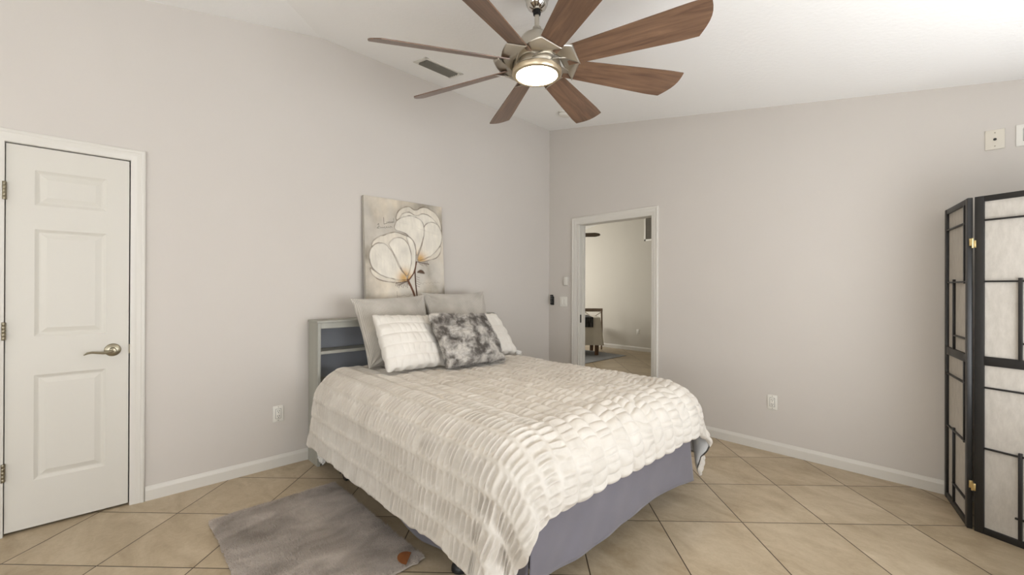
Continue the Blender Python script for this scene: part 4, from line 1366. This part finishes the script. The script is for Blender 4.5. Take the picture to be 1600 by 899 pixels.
# dark fringed runner across the table
bm_me = []
n, m = 60, 60
f = np.linspace(0, 1, n)[:, None]; g = np.linspace(0, 1, m)[None, :]
L_ = g * (TY1 - TY0 + .05 + .36)
P = np.zeros((n, m, 3)); P[..., 0] = .98 + .385 * f
yy = TY0 - .034; hang = .19
over = np.minimum(L_, hang); rest = np.clip(L_ - hang, 0, TY1 - TY0 + .05); last = np.clip(L_ - hang - (TY1 - TY0 + .05), 0, 1)
P[..., 1] = yy + rest + 0 * f + .004 * np.sin(f * 50) * (rest <= 0); P[..., 2] = .746 - (hang - over) - last + 0 * f
def runner_mat():
    m_, nt, b = new_mat('black_fringed_weave'); L = nt.links.new
    tc = node(nt, 'ShaderNodeTexCoord'); mp = node(nt, 'ShaderNodeMapping'); mp.inputs['Scale'].default_value = (60, 6, 6); L(tc.outputs['Object'], mp.inputs[0])
    n_ = node(nt, 'ShaderNodeTexNoise', i_Scale=1.0, i_Detail=3.0); L(mp.outputs[0], n_.inputs['Vector'])
    cr = node(nt, 'ShaderNodeValToRGB'); cr.color_ramp.elements[0].position = .5; cr.color_ramp.elements[0].color = srgb(30, 30, 30); cr.color_ramp.elements[1].position = .72; cr.color_ramp.elements[1].color = srgb(120, 117, 110)
    L(n_.outputs['Fac'], cr.inputs[0]); L(cr.outputs[0], b.inputs['Base Color']); b.inputs['Roughness'].default_value = .9
    return m_
me = grid_mesh('runner', P); me.transform(DG)
o = finish('table_runner', me, runner_mat()); md = o.modifiers.new('s', 'SOLIDIFY'); md.thickness = .004; md.offset = 1
tag(o, 'black striped runner hanging over the front edge of the cream tablecloth', 'table runner')
# cross-back chair
CHW = simple('weathered_oak', srgb(128, 110, 92), .55, var=.12, vscale=10, stretch=(1, 1, .2))
cyb = 9.20
cx0, cx1 = 1.33, 1.70
ch = thing('dining_chair', 'weathered oak cross-back chair behind the cream-covered table', 'chair', DG @ Vector(((cx0 + cx1) / 2, cyb, 0)), PI / 4)
ztp = .855
for x, nm in ((cx0, 'a'), (cx1, 'b')):
    bm = bmesh.new(); tube(bm, [(x, cyb + .06, 0), (x, cyb + .02, .45), (x, cyb + .05, ztp)], [.018, .020, .017], 8); bm.transform(DG); obj('leg', bm, CHW, ch, True)
    bm = bmesh.new(); tube(bm, [(x + (.02 if nm == 'a' else -.02), cyb + .38, 0), (x + (.02 if nm == 'a' else -.02), cyb + .38, .44)], [.015, .021], 8); bm.transform(DG); obj('leg', bm, CHW, ch, True)
obj('seat', BX(cx0 - .01, cx1 + .01, cyb + .06, cyb + .42, .44, .47, .008, M=DG), CHW, ch, True)
bm = bmesh.new(); N_ = 12
for i in range(N_):
    a, b = i / N_, (i + 1) / N_
    f_ = lambda q: cyb + .05 + .02 * math.sin(PI * q)
    xa, xb_ = cx0 - .02 + (cx1 - cx0 + .04) * a, cx0 - .02 + (cx1 - cx0 + .04) * b
    vs = [bm.verts.new(p) for p in ((xa, f_(a) - .011, ztp - .05), (xb_, f_(b) - .011, ztp - .05), (xb_, f_(b) + .011, ztp - .05), (xa, f_(a) + .011, ztp - .05),
                                    (xa, f_(a) - .011, ztp + .02), (xb_, f_(b) - .011, ztp + .02), (xb_, f_(b) + .011, ztp + .02), (xa, f_(a) + .011, ztp + .02))]
    for fc in ((0, 1, 2, 3), (4, 5, 6, 7), (0, 1, 5, 4), (3, 2, 6, 7)): bm.faces.new([vs[k] for k in fc])
    if i == 0: bm.faces.new([vs[k] for k in (0, 3, 7, 4)])
    if i == N_ - 1: bm.faces.new([vs[k] for k in (1, 2, 6, 5)])
bmesh.ops.remove_doubles(bm, verts=bm.verts, dist=.0001)
bm.transform(DG); obj('crest_rail', bm, CHW, ch)
bm = bmesh.new(); tube(bm, [(cx0, cyb + .04, ztp - .05), ((cx0 + cx1) / 2, cyb + .055, .68), (cx1, cyb + .03, .50)], .012, 6, flat=(1.4, .6)); bm.transform(DG); obj('cross_slat', bm, CHW, ch, True)
bm = bmesh.new(); tube(bm, [(cx1, cyb + .045, ztp - .05), ((cx0 + cx1) / 2, cyb + .045, .68), (cx0, cyb + .03, .50)], .012, 6, flat=(1.4, .6)); bm.transform(DG); obj('cross_slat', bm, CHW, ch, True)
# blue-grey rug under the table
RG = simple('faded_blue_rug', srgb(150, 152, 154), .95, var=.14, vscale=4, bump=.3, bscale=100, detail=6)
bm = BX(-6.7, -4.50, 5.2, 7.356, 0, .008, .003, M=None)
tag(obj('area_rug', bm, RG), 'faded blue-grey rug under the dining table in the next room', 'rug')

# ------------------------------------------------------------------ repeats share a group
for o in bpy.data.objects:
    kind_ = o.name.split('.')[0]
    if o.parent is None and kind_ in ('euro_pillow', 'plush_pillow', 'wall_outlet'):
        o['group'] = {'euro_pillow': 'large ribbed pillows against the headboard', 'plush_pillow': 'white ruched pillows on the bed',
                      'wall_outlet': 'double outlets on the walls'}[kind_]
